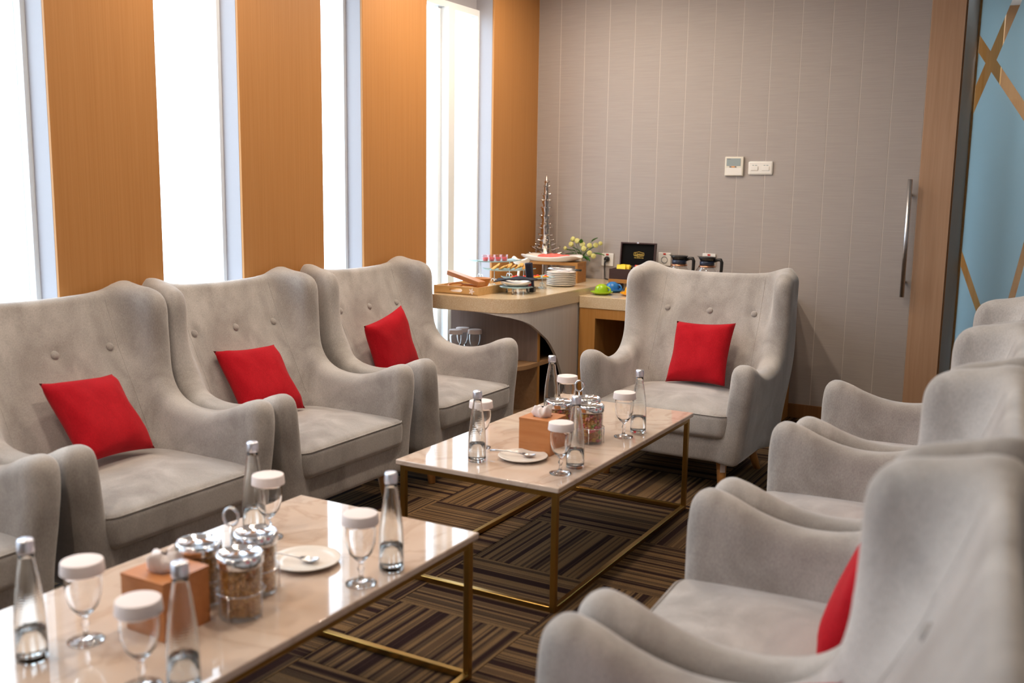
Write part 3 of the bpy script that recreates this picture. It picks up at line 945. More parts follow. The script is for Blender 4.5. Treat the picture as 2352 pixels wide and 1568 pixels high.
def carousel(cx, cy, spots, where, mats):
    t = empty('jar_carousel', (cx, cy, ZT))
    tag(t, 'chrome wire carousel with a ring handle holding the snack jars on the %s coffee table' % where, 'rack', 'jar carousels')
    mb = MB()
    for (x, y, *_) in spots:
        mb.tube([(x-cx+0.0535*math.cos(a), y-cy+0.0535*math.sin(a), 0.062) for a in np.linspace(0, 2*PI, 28, endpoint=False)], 0.0018, 6, closed=True)
        d = Vector((x-cx, y-cy)).normalized()
        for s in (0.75, -0.75):
            c, s_ = math.cos(s), math.sin(s)
            e = Vector((d.x*c-d.y*s_, d.x*s_+d.y*c))*0.0535
            mb.tube([(x-cx+e.x, y-cy+e.y, 0.062), (x-cx+e.x, y-cy+e.y, 0.002)], 0.0018, 6)
        mb.tube([(x-cx-d.x*0.0535, y-cy-d.y*0.0535, 0.062), (0, 0, 0.070)], 0.0018, 6)
    mb.tube([(0, 0, 0.0), (0, 0, 0.188)], 0.0028, 8)
    mb.build('wire_frame', M['silver'], t)
    MB().tube([(0.017*math.cos(a), 0.0, 0.207+0.021*math.sin(a)) for a in np.linspace(0, 2*PI, 28, endpoint=False)], 0.0030, 8, closed=True).build('ring_handle', M['silver'], t, None, (0, 0, 0.5))
    for i, ((x, y, lab), mt) in enumerate(zip(spots, mats)):
        j = empty('snack_jar', (x, y, ZT+0.0006)); tag(j, lab, 'jar', 'snack jars on the %s coffee table' % where)
        obj('jar_glass', jar_me, j); obj('metal_lid', jlid_me, j)
        tag(obj('snacks', contents(M[mt], i*7+3), j), kind='stuff')
carousel(-1.631, 1.594, [(-1.566, 1.553, 'glass jar of brown nuts, front right one of the near carousel'), (-1.697, 1.557, 'glass jar of brown nuts, left one of the near carousel next to the tissue box'),
                         (-1.633, 1.672, 'glass jar of brown snacks, rear one of the near carousel')], 'near', ['nuts', 'nuts', 'nuts'])
carousel(-1.622, 3.418, [(-1.557, 3.385, 'glass jar of colourful candy, right one of the far carousel'), (-1.690, 3.385, 'glass jar with orange snacks, left one of the far carousel behind the tissue box'),
                         (-1.622, 3.497, 'glass jar at the back of the far carousel, hidden behind the others')], 'far', ['candy', 'candy', 'nuts'])

# plates with a spoon
PL = [(0, 0.004), (0.052, 0.004), (0.056, 0.0), (0.060, 0.001), (0.075, 0.006), (0.0895, 0.0125), (0.090, 0.0145), (0.087, 0.0150), (0.072, 0.0095), (0.055, 0.0072), (0, 0.0072)]
plate_me = MB().lathe(PL, 48).mesh('side_plate', M['porcelain'])
def spoon_mesh():
    mb = MB()
    n, m_ = 14, 9
    P = np.zeros((n, m_, 3))
    for i in range(n):
        u = -1+2*i/(n-1)
        w = 0.0165*math.sqrt(max(1-u*u, 0.0))*(1-0.15*u)
        for j in range(m_):
            q = -1+2*j/(m_-1)
            P[i, j] = (u*0.026, q*w, 0.006*(q*q+u*u)-0.006)
    v = list(P.reshape(-1, 3)); f = []
    for i in range(n-1):
        for j in range(m_-1):
            f.append((i*m_+j, (i+1)*m_+j, (i+1)*m_+j+1, i*m_+j+1))
    b = len(v); v += [p+np.array((0, 0, 0.0012)) for p in P.reshape(-1, 3)]
    f += [tuple(b+k for k in q[::-1]) for q in f]
    mb.add(v, f, True)
    mb.tube([(-0.024, 0, 0.0015), (-0.045, 0, 0.006), (-0.080, 0, 0.0095), (-0.120, 0, 0.009), (-0.148, 0, 0.007)], [0.0028, 0.0024, 0.0026, 0.0036, 0.0042], 8)
    return mb.mesh('spoon', M['steel'])
spoon_me = spoon_mesh()
for (x, y, where, sx, sy, rz) in ((-1.652, 1.868, 'near', -1.632, 1.862, 0.28), (-1.660, 3.040, 'far', -1.638, 3.045, 0.20)):
    o = obj('side_plate', plate_me, None, (x, y, ZT)); tag(o, 'small round white plate with a spoon across it on the %s coffee table' % where, 'plate', 'plates on the coffee tables')
    o = obj('spoon', spoon_me, None, (sx, sy, ZT+0.0150), (0, -0.02, rz)); tag(o, 'steel spoon lying across the plate on the %s coffee table' % where, 'spoon', 'spoons on the coffee tables')
#COUNTER
# ------------------------------------------------------------------ buffet corner: curved counter along the windows
ZU, ZL, XC, YL = 0.793, 0.754, -2.600, 5.440     # worktop heights, right face of the tall one, front of the low one
def arc(cx, cy, r, a0, a1, n):
    return [(cx+r*math.cos(D(a0+(a1-a0)*k/n)), cy+r*math.sin(D(a0+(a1-a0)*k/n))) for k in range(n+1)]
def counter_outline(ins, yb=YB-0.002, r=0.18):
    """right edge from the rear wall to the rounded front and round to the window side"""
    P = [(XC-ins, yb)]
    P += arc(XC-r, 4.672+r, r-ins, 0, -90, 12)
    P += arc(-3.125, 4.672+0.085, 0.085-ins, -90, -180, 6)
    P += [(-3.21+ins, yb)]
    return P
ct = MB()
ol = counter_outline(0.0)
bm = bmesh.new()
vs = [bm.verts.new((x, y, ZU-0.080)) for x, y in ol]
f_ = bm.faces.new(vs)
ex = bmesh.ops.extrude_face_region(bm, geom=[f_])
for g in ex['geom']:
    if isinstance(g, bmesh.types.BMVert): g.co.z = ZU
bmesh.ops.recalc_face_normals(bm, faces=bm.faces[:])
rim = [e for e in bm.edges if all(abs(v.co.z-ZU) < 1e-5 for v in e.verts) or all(abs(v.co.z-ZU+0.08) < 1e-5 for v in e.verts)]
bmesh.ops.bevel(bm, geom=rim, offset=0.003, segments=2, affect='EDGES')
me = bpy.data.meshes.new('countertop'); bm.to_mesh(me); bm.free(); me.materials.append(M['stone'])
tag(obj('countertop', me), 'speckled beige stone countertop with a rounded end, carrying the buffet food', 'countertop')

cab = empty('display_cabinet', (XC-0.30, 5.4, 0)); tag(cab, 'curved open shelf cabinet with an arched pale side under the rounded stone counter', 'cabinet')
def cpart(mb, name, mat):
    o = mb.build(name, mat); o.parent = cab; o.matrix_parent_inverse = Matrix.Translation((-(XC-0.30), -5.4, 0)); return o
# arched fascia: follows the outline, its lower edge sweeps up to the counter
def dense(P, step=0.02):
    out = [P[0]]
    for a, b in zip(P[:-1], P[1:]):
        L_ = math.dist(a, b); n = max(1, int(L_/step))
        out += [(a[0]+(b[0]-a[0])*k/n, a[1]+(b[1]-a[1])*k/n) for k in range(1, n+1)]
    return out
path = [(XC-0.008, YL+0.001)]+[(XC-0.18+(0.172)*math.cos(D(-90*k/14)), 4.672+0.18+0.172*math.sin(D(-90*k/14))) for k in range(15)]+[(-2.90, 4.680)]
path = dense(path)
ss = [0.0]
for a, b in zip(path[:-1], path[1:]): ss.append(ss[-1]+math.dist(a, b))
# distance along the path -> height of the arch edge, measured on the photograph
KS = [0.0, 0.105, 0.125, 0.16, 0.21, 0.28, 0.345, 0.39, 0.51, 0.58, 0.67, 0.745, 0.86, 0.95, 1.2]
KZ = [0.0, 0.0, 0.12, 0.22, 0.325, 0.43, 0.495, 0.519+0.012, 0.600, 0.635, 0.670, 0.690, 0.706, 0.7120, 0.7120]
zz = np.interp(ss, KS, KZ)
fa = MB(); v = []; f = []
for k, (x, y) in enumerate(path):
    a = path[max(k-1, 0)]; b = path[min(k+1, len(path)-1)]
    t = Vector((b[0]-a[0], b[1]-a[1])).normalized(); nin = Vector((t.y, -t.x))   # inward of the path
    if nin.dot(Vector((XC-0.3-x, 5.3-y))) < 0: nin = -nin
    xi, yi = x+nin.x*0.018, y+nin.y*0.018
    v += [(x, y, zz[k]), (x, y, 0.7125), (xi, yi, 0.7125), (xi, yi, zz[k])]
for k in range(len(path)-1):
    if zz[k] > 0.712: break
    for j in range(4):
        f.append((4*k+j, 4*k+(j+1) % 4, 4*k+4+(j+1) % 4, 4*k+4+j))
f.append((0, 1, 2, 3))
fa.add(v, f, False)
cpart(fa, 'arched_fascia', M['whitelam'])
cpart(MB().box(XC-0.026, XC-0.008, YL+0.0015, YB-0.004, 0.0, ZU-0.081), 'side_panel', M['whitelam'])
def shelf_outline(ins): return counter_outline(ins, 6.10, 0.20)
for (z0, z1, nm) in ((0.085, 0.118, 'bottom_shelf'), (0.385, 0.408, 'shelf')):
    cpart(MB().prism(shelf_outline(0.028), z0, z1), nm, M['shelfwood'])
cpart(MB().box(-3.225, XC-0.032, 4.975, 4.995, 0.409, ZU-0.081), 'back_panel', M['greypanel'])
cpart(MB().box(-3.225, XC-0.032, 4.975, 4.995, 0.119, 0.384), 'back_panel', M['shelfwood'])
cpart(MB().box(XC-0.033, XC-0.029, 4.973, 4.997, 0.119, 0.384), 'edge_band', M['ochre'])
cpart(MB().box(XC-0.033, XC-0.029, 4.973, 4.997, 0.409, ZU-0.082), 'edge_band', M['ochre'])
cpart(MB().box(-3.15, XC-0.10, 4.80, 6.05, 0.0, 0.085), 'plinth', M['veneer3'])
cpart(MB().box(-3.16, -3.145, 5.0, 6.10, 0.12, ZU-0.081), 'added_light_block', M['dark'])  # near-black board added to shut window light out of the shelf bay
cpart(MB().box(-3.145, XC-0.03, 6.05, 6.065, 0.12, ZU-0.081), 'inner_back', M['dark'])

# low worktop and its wooden cabinet against the rear wall
tag(MB().box(XC+0.001, -1.47, YL, YB-0.002, ZL-0.072, ZL, 0.002, seg=1).build('countertop'.replace('top', 'top'), M['stone']), 'lower speckled stone countertop with the coloured cups, behind the lone armchair', 'countertop')
lc = empty('base_cabinet', (-2.03, 5.8, 0)); tag(lc, 'orange wooden cabinet with a dark open bay under the lower countertop', 'cabinet')
def lpart(mb, name, mat):
    o = mb.build(name, mat); o.parent = lc; o.matrix_parent_inverse = Matrix.Translation((2.03, -5.8, 0)); return o
lpart(MB().box(XC+0.002, -2.491, YL+0.004, YB-0.004, 0.0, ZL-0.0725, 0.001, seg=1), 'pedestal', M['ochre'])
lpart(MB().box(-2.4905, -1.62, YL+0.004, YL+0.024, 0.622, ZL-0.0725, 0.001, seg=1), 'apron', M['ochre'])
lpart(MB().box(-1.62, -1.48, YL+0.004, YB-0.004, 0.0, ZL-0.0725, 0.001, seg=1), 'pedestal', M['ochre'])
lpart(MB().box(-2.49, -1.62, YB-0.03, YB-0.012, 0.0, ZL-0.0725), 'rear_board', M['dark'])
lpart(MB().box(-2.49, -1.62, YL+0.03, YB-0.03, 0.0, 0.02), 'floor_board', M['veneer3'])

# ------------------------------------------------------------------ things on the tall counter
SG = 'goblets on the cabinet shelf'
goblet(-3.100, 4.835, 0.4085, 'left one of three small lidded goblets on the cabinet shelf below the counter', SG, 0.93)
goblet(-3.012, 4.905, 0.4085, 'right one of three small lidded goblets on the cabinet shelf below the counter', SG, 0.93)
goblet(-3.112, 4.930, 0.4085, 'rear one of three small lidded goblets on the cabinet shelf below the counter', SG, 0.93)

# shallow wooden tray
def slot_board(w, h, t, sw, sh, cz, mat, parent, name, loc, rz):
    """board w x h with a rounded slot"""
    angs = sorted([math.atan2(sz*(h/2)-0, sx*(w/2)) % (2*PI) for sx in (-1, 1) for sz in (-1, 1)]+[2*PI*k/36 for k in range(36)])
    inn, out = [], []
    for a in angs:
        c, s_ = math.cos(a), math.sin(a)
        k = min((w/2)/abs(c) if abs(c) > 1e-9 else 1e9, (h/2)/abs(s_) if abs(s_) > 1e-9 else 1e9)
        out.append((c*k, s_*k))
        r = sh/2; L_ = sw/2-r
        # stadium radius in this direction
        if abs(s_) > 1e-9 and abs(c/s_)*r <= L_: kk = r/abs(s_)
        else:
            b_ = L_*abs(c); kk = b_+math.sqrt(max(b_*b_-L_*L_+r*r, 0))
        inn.append((c*kk, s_*kk+cz))
    n = len(angs); v = []; f = []
    for y in (-t/2, t/2):
        v += [(x, y, z) for x, z in out]+[(x, y, z) for x, z in inn]
    for i in range(n):
        j = (i+1) % n
        f += [(i, j, n+j, n+i), (2*n+i, 3*n+i, 3*n+j, 2*n+j), (i, 2*n+i, 2*n+j, j), (n+i, n+j, 3*n+j, 3*n+i)]
    return MB().add(v, f).build(name, mat, parent, loc, (0, 0, rz))
tr = empty('serving_tray', (-3.046, 4.945, ZU), D(0.5)); tag(tr, 'shallow pale wooden tray with slot handles on the counter\'s window end', 'tray')
MB().box(-0.145, 0.145, -0.20, 0.20, 0.0, 0.007).build('base', M['traywood'], tr)
for s in (-1, 1):
    slot_board(0.298, 0.046, 0.010, 0.085, 0.020, 0.002, M['traywood'], tr, 'end_board', (0, s*0.195, 0.023), 0)
    MB().box(s*0.144-0.005, s*0.144+0.005, -0.19, 0.19, 0.0, 0.046, 0.001, seg=1).build('side_board', M['traywood'], tr)
pet = []
for k in range(40):
    a = 2*PI*k/40; r = 0.0135+0.0055*math.cos(5*a)
    pet.append((r*math.cos(a), r*math.sin(a)))
MB().prism(pet, 0, 0.0008).build('flower_sticker', M['paper'], tr, (0.105, -0.2004, 0.023), (PI/2, 0, 0))
# wooden bowl, plank server and looped spoon in the tray
bowl = MB().lathe([(0, 0.0), (0.032, 0.0), (0.036, 0.004), (0.052, 0.030), (0.064, 0.062), (0.066, 0.066), (0.063, 0.066), (0.049, 0.032), (0.030, 0.008), (0, 0.006)], 32)
tag(bowl.build('wooden_bowl', M['toolwood'], None, (-3.050, 5.02, ZU+0.0075)), 'round brown wooden bowl standing in the wooden tray', 'bowl')
pl = MB().box(-0.150, 0.150, -0.026, 0.026, -0.013, 0.013, 0.002, seg=1).build('wooden_server', M['toolwood'])
pl.matrix_world = Matrix.Translation((-3.040, 4.845, 0.879)) @ Matrix.Rotation(D(-20), 4, 'Z') @ Matrix.Rotation(D(8.5), 4, 'Y')
tag(pl, 'thick brown wooden plank leaning across the wooden tray', 'server')
sp_ = MB(); sp_.tube([(0.045*math.cos(a), 0.017*math.sin(a)+0.0, 0.004*math.cos(a)) for a in np.linspace(0, 2*PI, 26, endpoint=False)], 0.0045, 8, closed=True)
sp_.tube([(0.045, 0, 0.004), (0.10, 0.0, 0.0), (0.13, 0.0, -0.004)], [0.006, 0.007, 0.006], 8)
sp_ = sp_.build('wooden_tongs', M['toolwood']); sp_.matrix_world = Matrix.Translation((-3.10, 4.83, 0.838)) @ Matrix.Rotation(D(12), 4, 'Z') @ Matrix.Rotation(D(35), 4, 'X')
tag(sp_, 'small wooden tongs with a looped end lying on the tray edge', 'tongs')

# round stand with white dish and folded black napkin
rs = empty('round_riser', (-2.797, 5.005, ZU)); tag(rs, 'low round clear riser on three steel legs, under the white dish', 'stand')
MB().lathe([(0, 0.036), (0.094, 0.036), (0.096, 0.038), (0.094, 0.042), (0, 0.042)], 40).build('disc', M['tieredglass'], rs)
for a in (-75, 45, 165):
    MB().tube([(0.075*math.cos(D(a)), 0.075*math.sin(D(a)), 0.0), (0.075*math.cos(D(a)), 0.075*math.sin(D(a)), 0.036)], 0.0055, 12).build('leg', M['steel'], rs)
def square_dish(name, w, h, base, ex, mat):
    n, m_ = 40, 7
    P = []
    for side in (0, 1):
        for j in range(m_):
            q = j/(m_-1)
            row = []
            for i in range(n):
                a = 2*PI*i/n
                c, s_ = math.cos(a), math.sin(a)
                k = (abs(c)**ex+abs(s_)**ex)**(-1/ex)
                r = base+(1-base)*q
                row.append((w*k*c*r, h[0]*k*s_*r, h[1]*q**1.6*(1+0.55*(abs(c*s_)*2)**3)+(0.004 if side else 0)))
            P.append(row)
    v = []; f = []
    for row in P: v += row
    L_ = m_
    for side in (0, 1):
        for j in range(L_-1):
            for i in range(n):
                k = (i+1) % n; b = (side*L_+j)*n
                q = (b+i, b+k, b+n+k, b+n+i)
                f.append(q if side else q[::-1])
        c0 = len(v); v.append((0, 0, 0.004 if side else 0)); b = side*L_*n
        for i in range(n): f.append((c0, b+i, b+(i+1) % n))
    for i in range(n):
        k = (i+1) % n
        f.append(((L_-1)*n+i, (L_-1)*n+k, (2*L_-1)*n+k, (2*L_-1)*n+i))
    return MB().add(v, f, True).mesh(name, mat)
o = obj('white_dish', square_dish('white_dish', 0.088, (0.088, 0.018), 0.45, 4, M['porcelain']), None, (-2.797, 5.005, ZU+0.0425), (0, 0, 0.5)); tag(o, 'small square white dish on the low round riser, under the black napkin', 'dish')
nk = []
for (zoff, sc) in ((0.0, 1.0), (0.006, 0.93)):
    n = 22; P = np.zeros((n, n, 3))
    for i in range(n):
        for j in range(n):
            u, w_ = -1+2*i/(n-1), -1+2*j/(n-1)
            P[i, j] = (u*0.112*sc+0.012*w_, w_*0.070*sc, zoff+0.005*math.sin(u*2.6+0.6)+0.004*math.cos(w_*3+u)-0.006*u*u+0.003*math.sin(5*u+3*w_))
    nk.append(P)
mbn = MB(); P0, P1 = nk
for P, sgn in ((P0, -1), (P1, 1)):
    n = P.shape[0]; vv = list(P.reshape(-1, 3)); ff = [(i*n+j, (i+1)*n+j, (i+1)*n+j+1, i*n+j+1) for i in range(n-1) for j in range(n-1)]
    mbn.add(vv, ff, True)
n = 22; ring = [(i, 0) for i in range(n)]+[(n-1, j) for j in range(1, n)]+[(i, n-1) for i in range(n-2, -1, -1)]+[(0, j) for j in range(n-2, 0, -1)]
b0 = [i*n+j for i, j in ring]
for k in range(len(ring)):
    l = (k+1) % len(ring); mbn.f.append((b0[k], b0[l], b0[l]+n*n, b0[k]+n*n)); mbn.s.append(True)
tag(mbn.build('folded_napkin', M['napkin'], None, (-2.797, 5.000, ZU+0.084), (0, 0, D(22))), 'folded black napkin draped over the white dish on the round riser', 'napkin')

# dark handset with ribbed keys
hs = empty('handset', (-2.768, 5.135, ZU), D(10)); tag(hs, 'slim dark blue handset standing upright behind the black napkin', 'handset')
hb = MB().box(-0.022, 0.022, -0.012, 0.012, 0.0, 0.172, 0.006, Matrix.Rotation(D(-6), 4, 'Y'), 3); hb.build('body', M['navy'], hs)
kb = MB()
for r in range(9):
    for c in (-1, 0, 1):
        kb.box(c*0.0115-0.0042, c*0.0115+0.0042, -0.0142, -0.0118, 0.055+r*0.0122, 0.0625+r*0.0122, 0, Matrix.Rotation(D(-6), 4, 'Y'))
kb.build('keys', M['black'], hs)
MB().box(-0.010, 0.010, -0.0135, -0.0118, 0.040, 0.049, 0, Matrix.Rotation(D(-6), 4, 'Y')).build('badge', M['outletred'], hs)
MB().box(-0.024, 0.024, -0.022, 0.022, 0.0, 0.030, 0.005, None, 2).build('cradle', M['black'], hs)

# three oblong glass plates on white scroll stands, stepping up towards the window
ANG = D(55)
def scroll_stand(cx, cy, h, w, dpt, label):
    t = empty('glass_tier', (cx, cy, ZU), ANG); tag(t, label, 'stand', 'oblong glass food stands')
    mb = MB()
    n, m_ = 13, 5
    P = np.zeros((n, m_, 3))
    for i in range(n):
        for j in range(m_):
            u, q = -1+2*i/(n-1), -1+2*j/(m_-1)
            P[i, j] = (u*w/2, q*dpt/2, h+0.008*abs(u)**3+0.006*abs(q)**3)
    v = list(P.reshape(-1, 3)); f = [(i*m_+j, (i+1)*m_+j, (i+1)*m_+j+1, i*m_+j+1) for i in range(n-1) for j in range(m_-1)]
    nb = len(v); v += [p+np.array((0, 0, -0.005)) for p in P.reshape(-1, 3)]; f += [tuple(nb+k for k in q[::-1]) for q in f]
    edge = [(i, 0) for i in range(n)]+[(n-1, j) for j in range(1, m_)]+[(i, m_-1) for i in range(n-2, -1, -1)]+[(0, j) for j in range(m_-2, 0, -1)]
    e = [i*m_+j for i, j in edge]
    f += [(e[k], e[(k+1) % len(e)], nb+e[(k+1) % len(e)], nb+e[k]) for k in range(len(e))]
    mb.add(v, f, False); mb.build('glass_plate', M['tieredglass'], t)
    for s in (-1, 1):
        x = s*w*0.33
        lg = MB(); lg.tube([(x, 0, 0.004), (x, 0, h-0.0055)], 0.0026, 8)
        lg.tube([(x, -dpt*0.36, 0.003), (x, dpt*0.36, 0.003)], 0.0026, 8)
        for q in (-1, 1):
            r0 = min(0.020, h*0.22)
            lg.tube([(x, q*(0.0025+r0-r0*math.cos(a)*(1-0.05*a)), h*0.42+r0*0.2+r0*math.sin(a)*(1-0.05*a)-0.01) for a in np.linspace(-1.2, 4.4, 22)], 0.0020, 6)
        lg.build('scroll_leg', M['frame'], t)
    return t
TI = [(-3.112, 5.300, 0.152, 'highest of three glass stands on the counter, holding red jelly cups'),
      (-2.990, 5.262, 0.108, 'middle one of three glass stands on the counter, holding golden pastries'),
      (-2.868, 5.275, 0.064, 'lowest of three glass stands on the counter, holding yellow tarts')]
for (x, y, h, lab) in TI: scroll_stand(x, y, h, 0.30, 0.125, lab)
ca, sa = math.cos(ANG), math.sin(ANG)
ORD = ['first', 'second', 'third', 'fourth', 'fifth', 'sixth', 'seventh', 'eighth', 'ninth']
def on_tier(k, a, b, dz=0.0): return (TI[k][0]+ca*a-sa*b, TI[k][1]+sa*a+ca*b, ZU+TI[k][2]+0.0005+dz)
jc = None
for k in range(4):
    if jc is None:
        jc = empty('jelly_cup')
        MB().lathe([(0, 0.0), (0.0150, 0.0), (0.0182, 0.038), (0.0190, 0.040), (0.0176, 0.040), (0.0168, 0.038), (0.0138, 0.0015), (0, 0.0015)], 20).build('cup', M['cupplastic'], jc)
        MB().lathe([(0, 0.002), (0.0136, 0.002), (0.0156, 0.025), (0, 0.025)], 20).build('jelly', M['jelly'], jc)
        g = jc
    else: g = copy_tree(jc)
    g.location = on_tier(0, -0.072+0.043*k, -0.012)
    g.scale = (1.16, 1.16, 1.05)
    tag(g, ['leftmost', 'second from left', 'third from left', 'rightmost'][k]+' of four clear cups of red jelly on the highest glass stand', 'dessert cup', 'red jelly cups')
ck = None
rnd = random.Random(3)
for k in range(9):
    if ck is None:
        mb = MB(); mb.ball((0, 0, 0), (0.027, 0.017, 0.0058), n=14, m=8); ck = mb.build('pastry', M['cookie']); g = ck
    else: g = ck.copy(); COL.objects.link(g)
    a = -0.105+0.0265*k
    g.location = on_tier(1, a, rnd.uniform(-0.022, 0.022), 0.0165+(0.008 if k % 3 == 1 else 0.0))
    g.rotation_euler = (rnd.uniform(-0.25, 0.25), D(-34)+rnd.uniform(-0.12, 0.12), ANG+rnd.uniform(-0.4, 0.4))
    tag(g, ORD[k]+' golden brown pastry from the left in the row on the middle glass stand', 'pastry', 'golden pastries on the middle glass stand')
tt = None
for k in range(7):
    if tt is None:
        tt = empty('fruit_tart')
        MB().lathe([(0, 0.0), (0.0165, 0.0), (0.0205, 0.011), (0.0175, 0.0125), (0.010, 0.0118), (0, 0.012)], 20).build('tart_shell', M['tart'], tt)
        MB().lathe([(0, 0.0120), (0.0095, 0.0120), (0.0085, 0.0165), (0.004, 0.0185), (0, 0.0188)], 14).build('red_topping', M['jelly'], tt)
        g = tt
    else: g = copy_tree(tt)
    g.location = on_tier(2, -0.105+0.036*k, -0.020+0.034*(k % 2))
    tag(g, ORD[k]+' red topped yellow tart from the left on the lowest glass stand', 'tart', 'yellow tarts on the lowest glass stand')

# stack of plates with steel tongs and napkins on top
for k in range(8):
    o = obj('dinner_plate', plate_me, None, (-2.785, 5.562, ZU+0.0108*k), (0, 0, 0.3*k)); o.scale = (1.04, 1.04, 1.0)
    tag(o, ['bottom', 'second lowest', 'third lowest', 'fourth lowest', 'fifth lowest', 'sixth lowest', 'second highest', 'topmost'][k]+' white plate of the plate stack on the stone counter', 'plate', 'stacked white plates on the counter')
zt = ZU+0.0108*7+0.0155
tg = empty('serving_tongs', (-2.785, 5.562, zt), D(12)); tag(tg, 'steel serving tongs with dark tips lying on the plate stack', 'tongs')
for s in (-1, 1):
    MB().tube([(-0.085, 0, 0.016), (-0.05, s*0.010, 0.016+s*0.004), (0.03, s*0.017, 0.014+s*0.003), (0.095, s*0.012, 0.012)], [0.0042, 0.0036, 0.0036, 0.0046], 8).build('arm', M['steel'], tg)
    MB().tube([(0.093, s*0.012, 0.012), (0.128, s*0.008, 0.010)], [0.0055, 0.0062], 8).build('tip', M['black'], tg)
tag(MB().box(-0.040, 0.040, -0.032, 0.032, 0.0, 0.006, 0.002, seg=2).build('paper_napkin', M['paper'], None, (-2.775, 5.575, zt+0.0002), (0, 0, 0.5)), 'folded white paper napkin on the plate stack under the tongs', 'napkin')

# wooden riser with the fruit platter
wr = empty('wooden_riser', (-2.945, 5.835, ZU), D(6)); tag(wr, 'small brown wooden riser under the white fruit platter', 'stand')
MB().box(-0.165, 0.165, -0.085, 0.085, 0.112, 0.132, 0.0015, seg=1).build('top', M['riserwood'], wr)
for s in (-1, 1):
    MB().box(s*0.156-0.009, s*0.156+0.009, -0.083, 0.083, 0.0, 0.112, 0.0015, seg=1).build('leg', M['riserwood'], wr)
pz = ZU+0.1325
o = obj('fruit_platter', square_dish('fruit_platter', 0.205, (0.105, 0.026), 0.62, 3.2, M['porcelain']), None, (-2.985, 5.815, pz), (0, 0, D(6))); tag(o, 'oblong white platter with upturned rims holding sliced red fruit', 'platter')
for k in range(6):
    q = []
    for a in np.linspace(0, PI, 13): q.append((0.048*math.cos(a), 0.034*math.sin(a)))
    o = MB().prism(q, -0.006, 0.006).build('fruit_slice', M['melon'])
    o.location = (-3.04+0.030*k, 5.80+0.012*(k % 2), pz+0.013+(0.006 if 1 < k < 4 else 0))
    o.rotation_euler = (D(52), D(8-4*k), D(6+6*(k-2)))
    tag(o, ORD[k]+' slice of red fruit from the left on the white platter', 'fruit', 'red fruit slices on the platter')
# white spoon rest beside the platter
o = obj('spoon_rest', square_dish('spoon_rest', 0.060, (0.032, 0.030), 0.5, 2.2, M['porcelain']), None, (-3.095, 5.585, 0.908), (0, D(8), D(35))); tag(o, 'white curved porcelain spoon rest on its stem behind the pastries', 'dish')
MB().lathe([(0, -0.115), (0.028, -0.115), (0.030, -0.110), (0.008, -0.102), (0.008, 0.0), (0, 0.002)], 20).build('stem', M['porcelain'], o)

# spiky metal tower sculpture
sc = empty('metal_sculpture', (-3.155, 6.050, ZU)); tag(sc, 'tall spiky silver metal tower sculpture in the corner of the counter', 'sculpture')
body = [(0, 0.0), (0.070, 0.0), (0.078, 0.02), (0.066, 0.05), (0.072, 0.08), (0.060, 0.11), (0.070, 0.15), (0.058, 0.175), (0.048, 0.195), (0.050, 0.215), (0.040, 0.235), (0.043, 0.255), (0.033, 0.275),
        (0.032, 0.32), (0.038, 0.345), (0.028, 0.37), (0.026, 0.39), (0.036, 0.412), (0.023, 0.435), (0.033, 0.462), (0.020, 0.487), (0.030, 0.510), (0.018, 0.532), (0.025, 0.555), (0.015, 0.575), (0.017, 0.595), (0.011, 0.64), (0.002, 0.690), (0, 0.691)]
MB().lathe(body, 20).build('tower', M['pewter'], sc)
rnd = random.Random(11)
levels = [(0.05, 0.07, 9, 0.085, -0.1), (0.10, 0.065, 9, 0.090, 0.15), (0.145, 0.062, 9, 0.085, 0.35), (0.180, 0.052, 9, 0.070, 0.45), (0.215, 0.042, 8, 0.050, 0.35), (0.250, 0.034, 7, 0.040, 0.2), (0.285, 0.027, 6, 0.034, 0.2),
          (0.335, 0.023, 7, 0.034, 0.1), (0.36, 0.020, 6, 0.034, 0.25), (0.415, 0.018, 7, 0.030, 0.15), (0.47, 0.016, 7, 0.028, 0.1), (0.52, 0.015, 7, 0.028, 0.15), (0.56, 0.013, 6, 0.026, 0.1), (0.615, 0.008, 3, 0.022, 0.1), (0.645, 0.006, 3, 0.020, 0.1)]
for (z, r, cnt, ln, up) in levels:
    for k in range(cnt):
        a = 2*PI*(k+0.5*rnd.random())/cnt+z*7
        d = Vector((math.cos(a), math.sin(a), up+rnd.uniform(-0.12, 0.12)))
        p = Vector((math.cos(a)*r*0.7, math.sin(a)*r*0.7, z))
        if (Vector((-3.155, 6.05, 0))+p+d*ln).y > YB-0.004: continue
        if (Vector((-3.155, 6.05, 0))+p+d*ln).x < XW+0.004: continue
        w_ = 0.0095 if ln > 0.05 else 0.0085
        MB().tube([p, p+d*ln*0.45, p+d*ln*0.8, p+d*ln], [w_*1.3, w_*0.85, w_*0.70, w_*0.40], 7).build('spike', M['pewter'], sc)

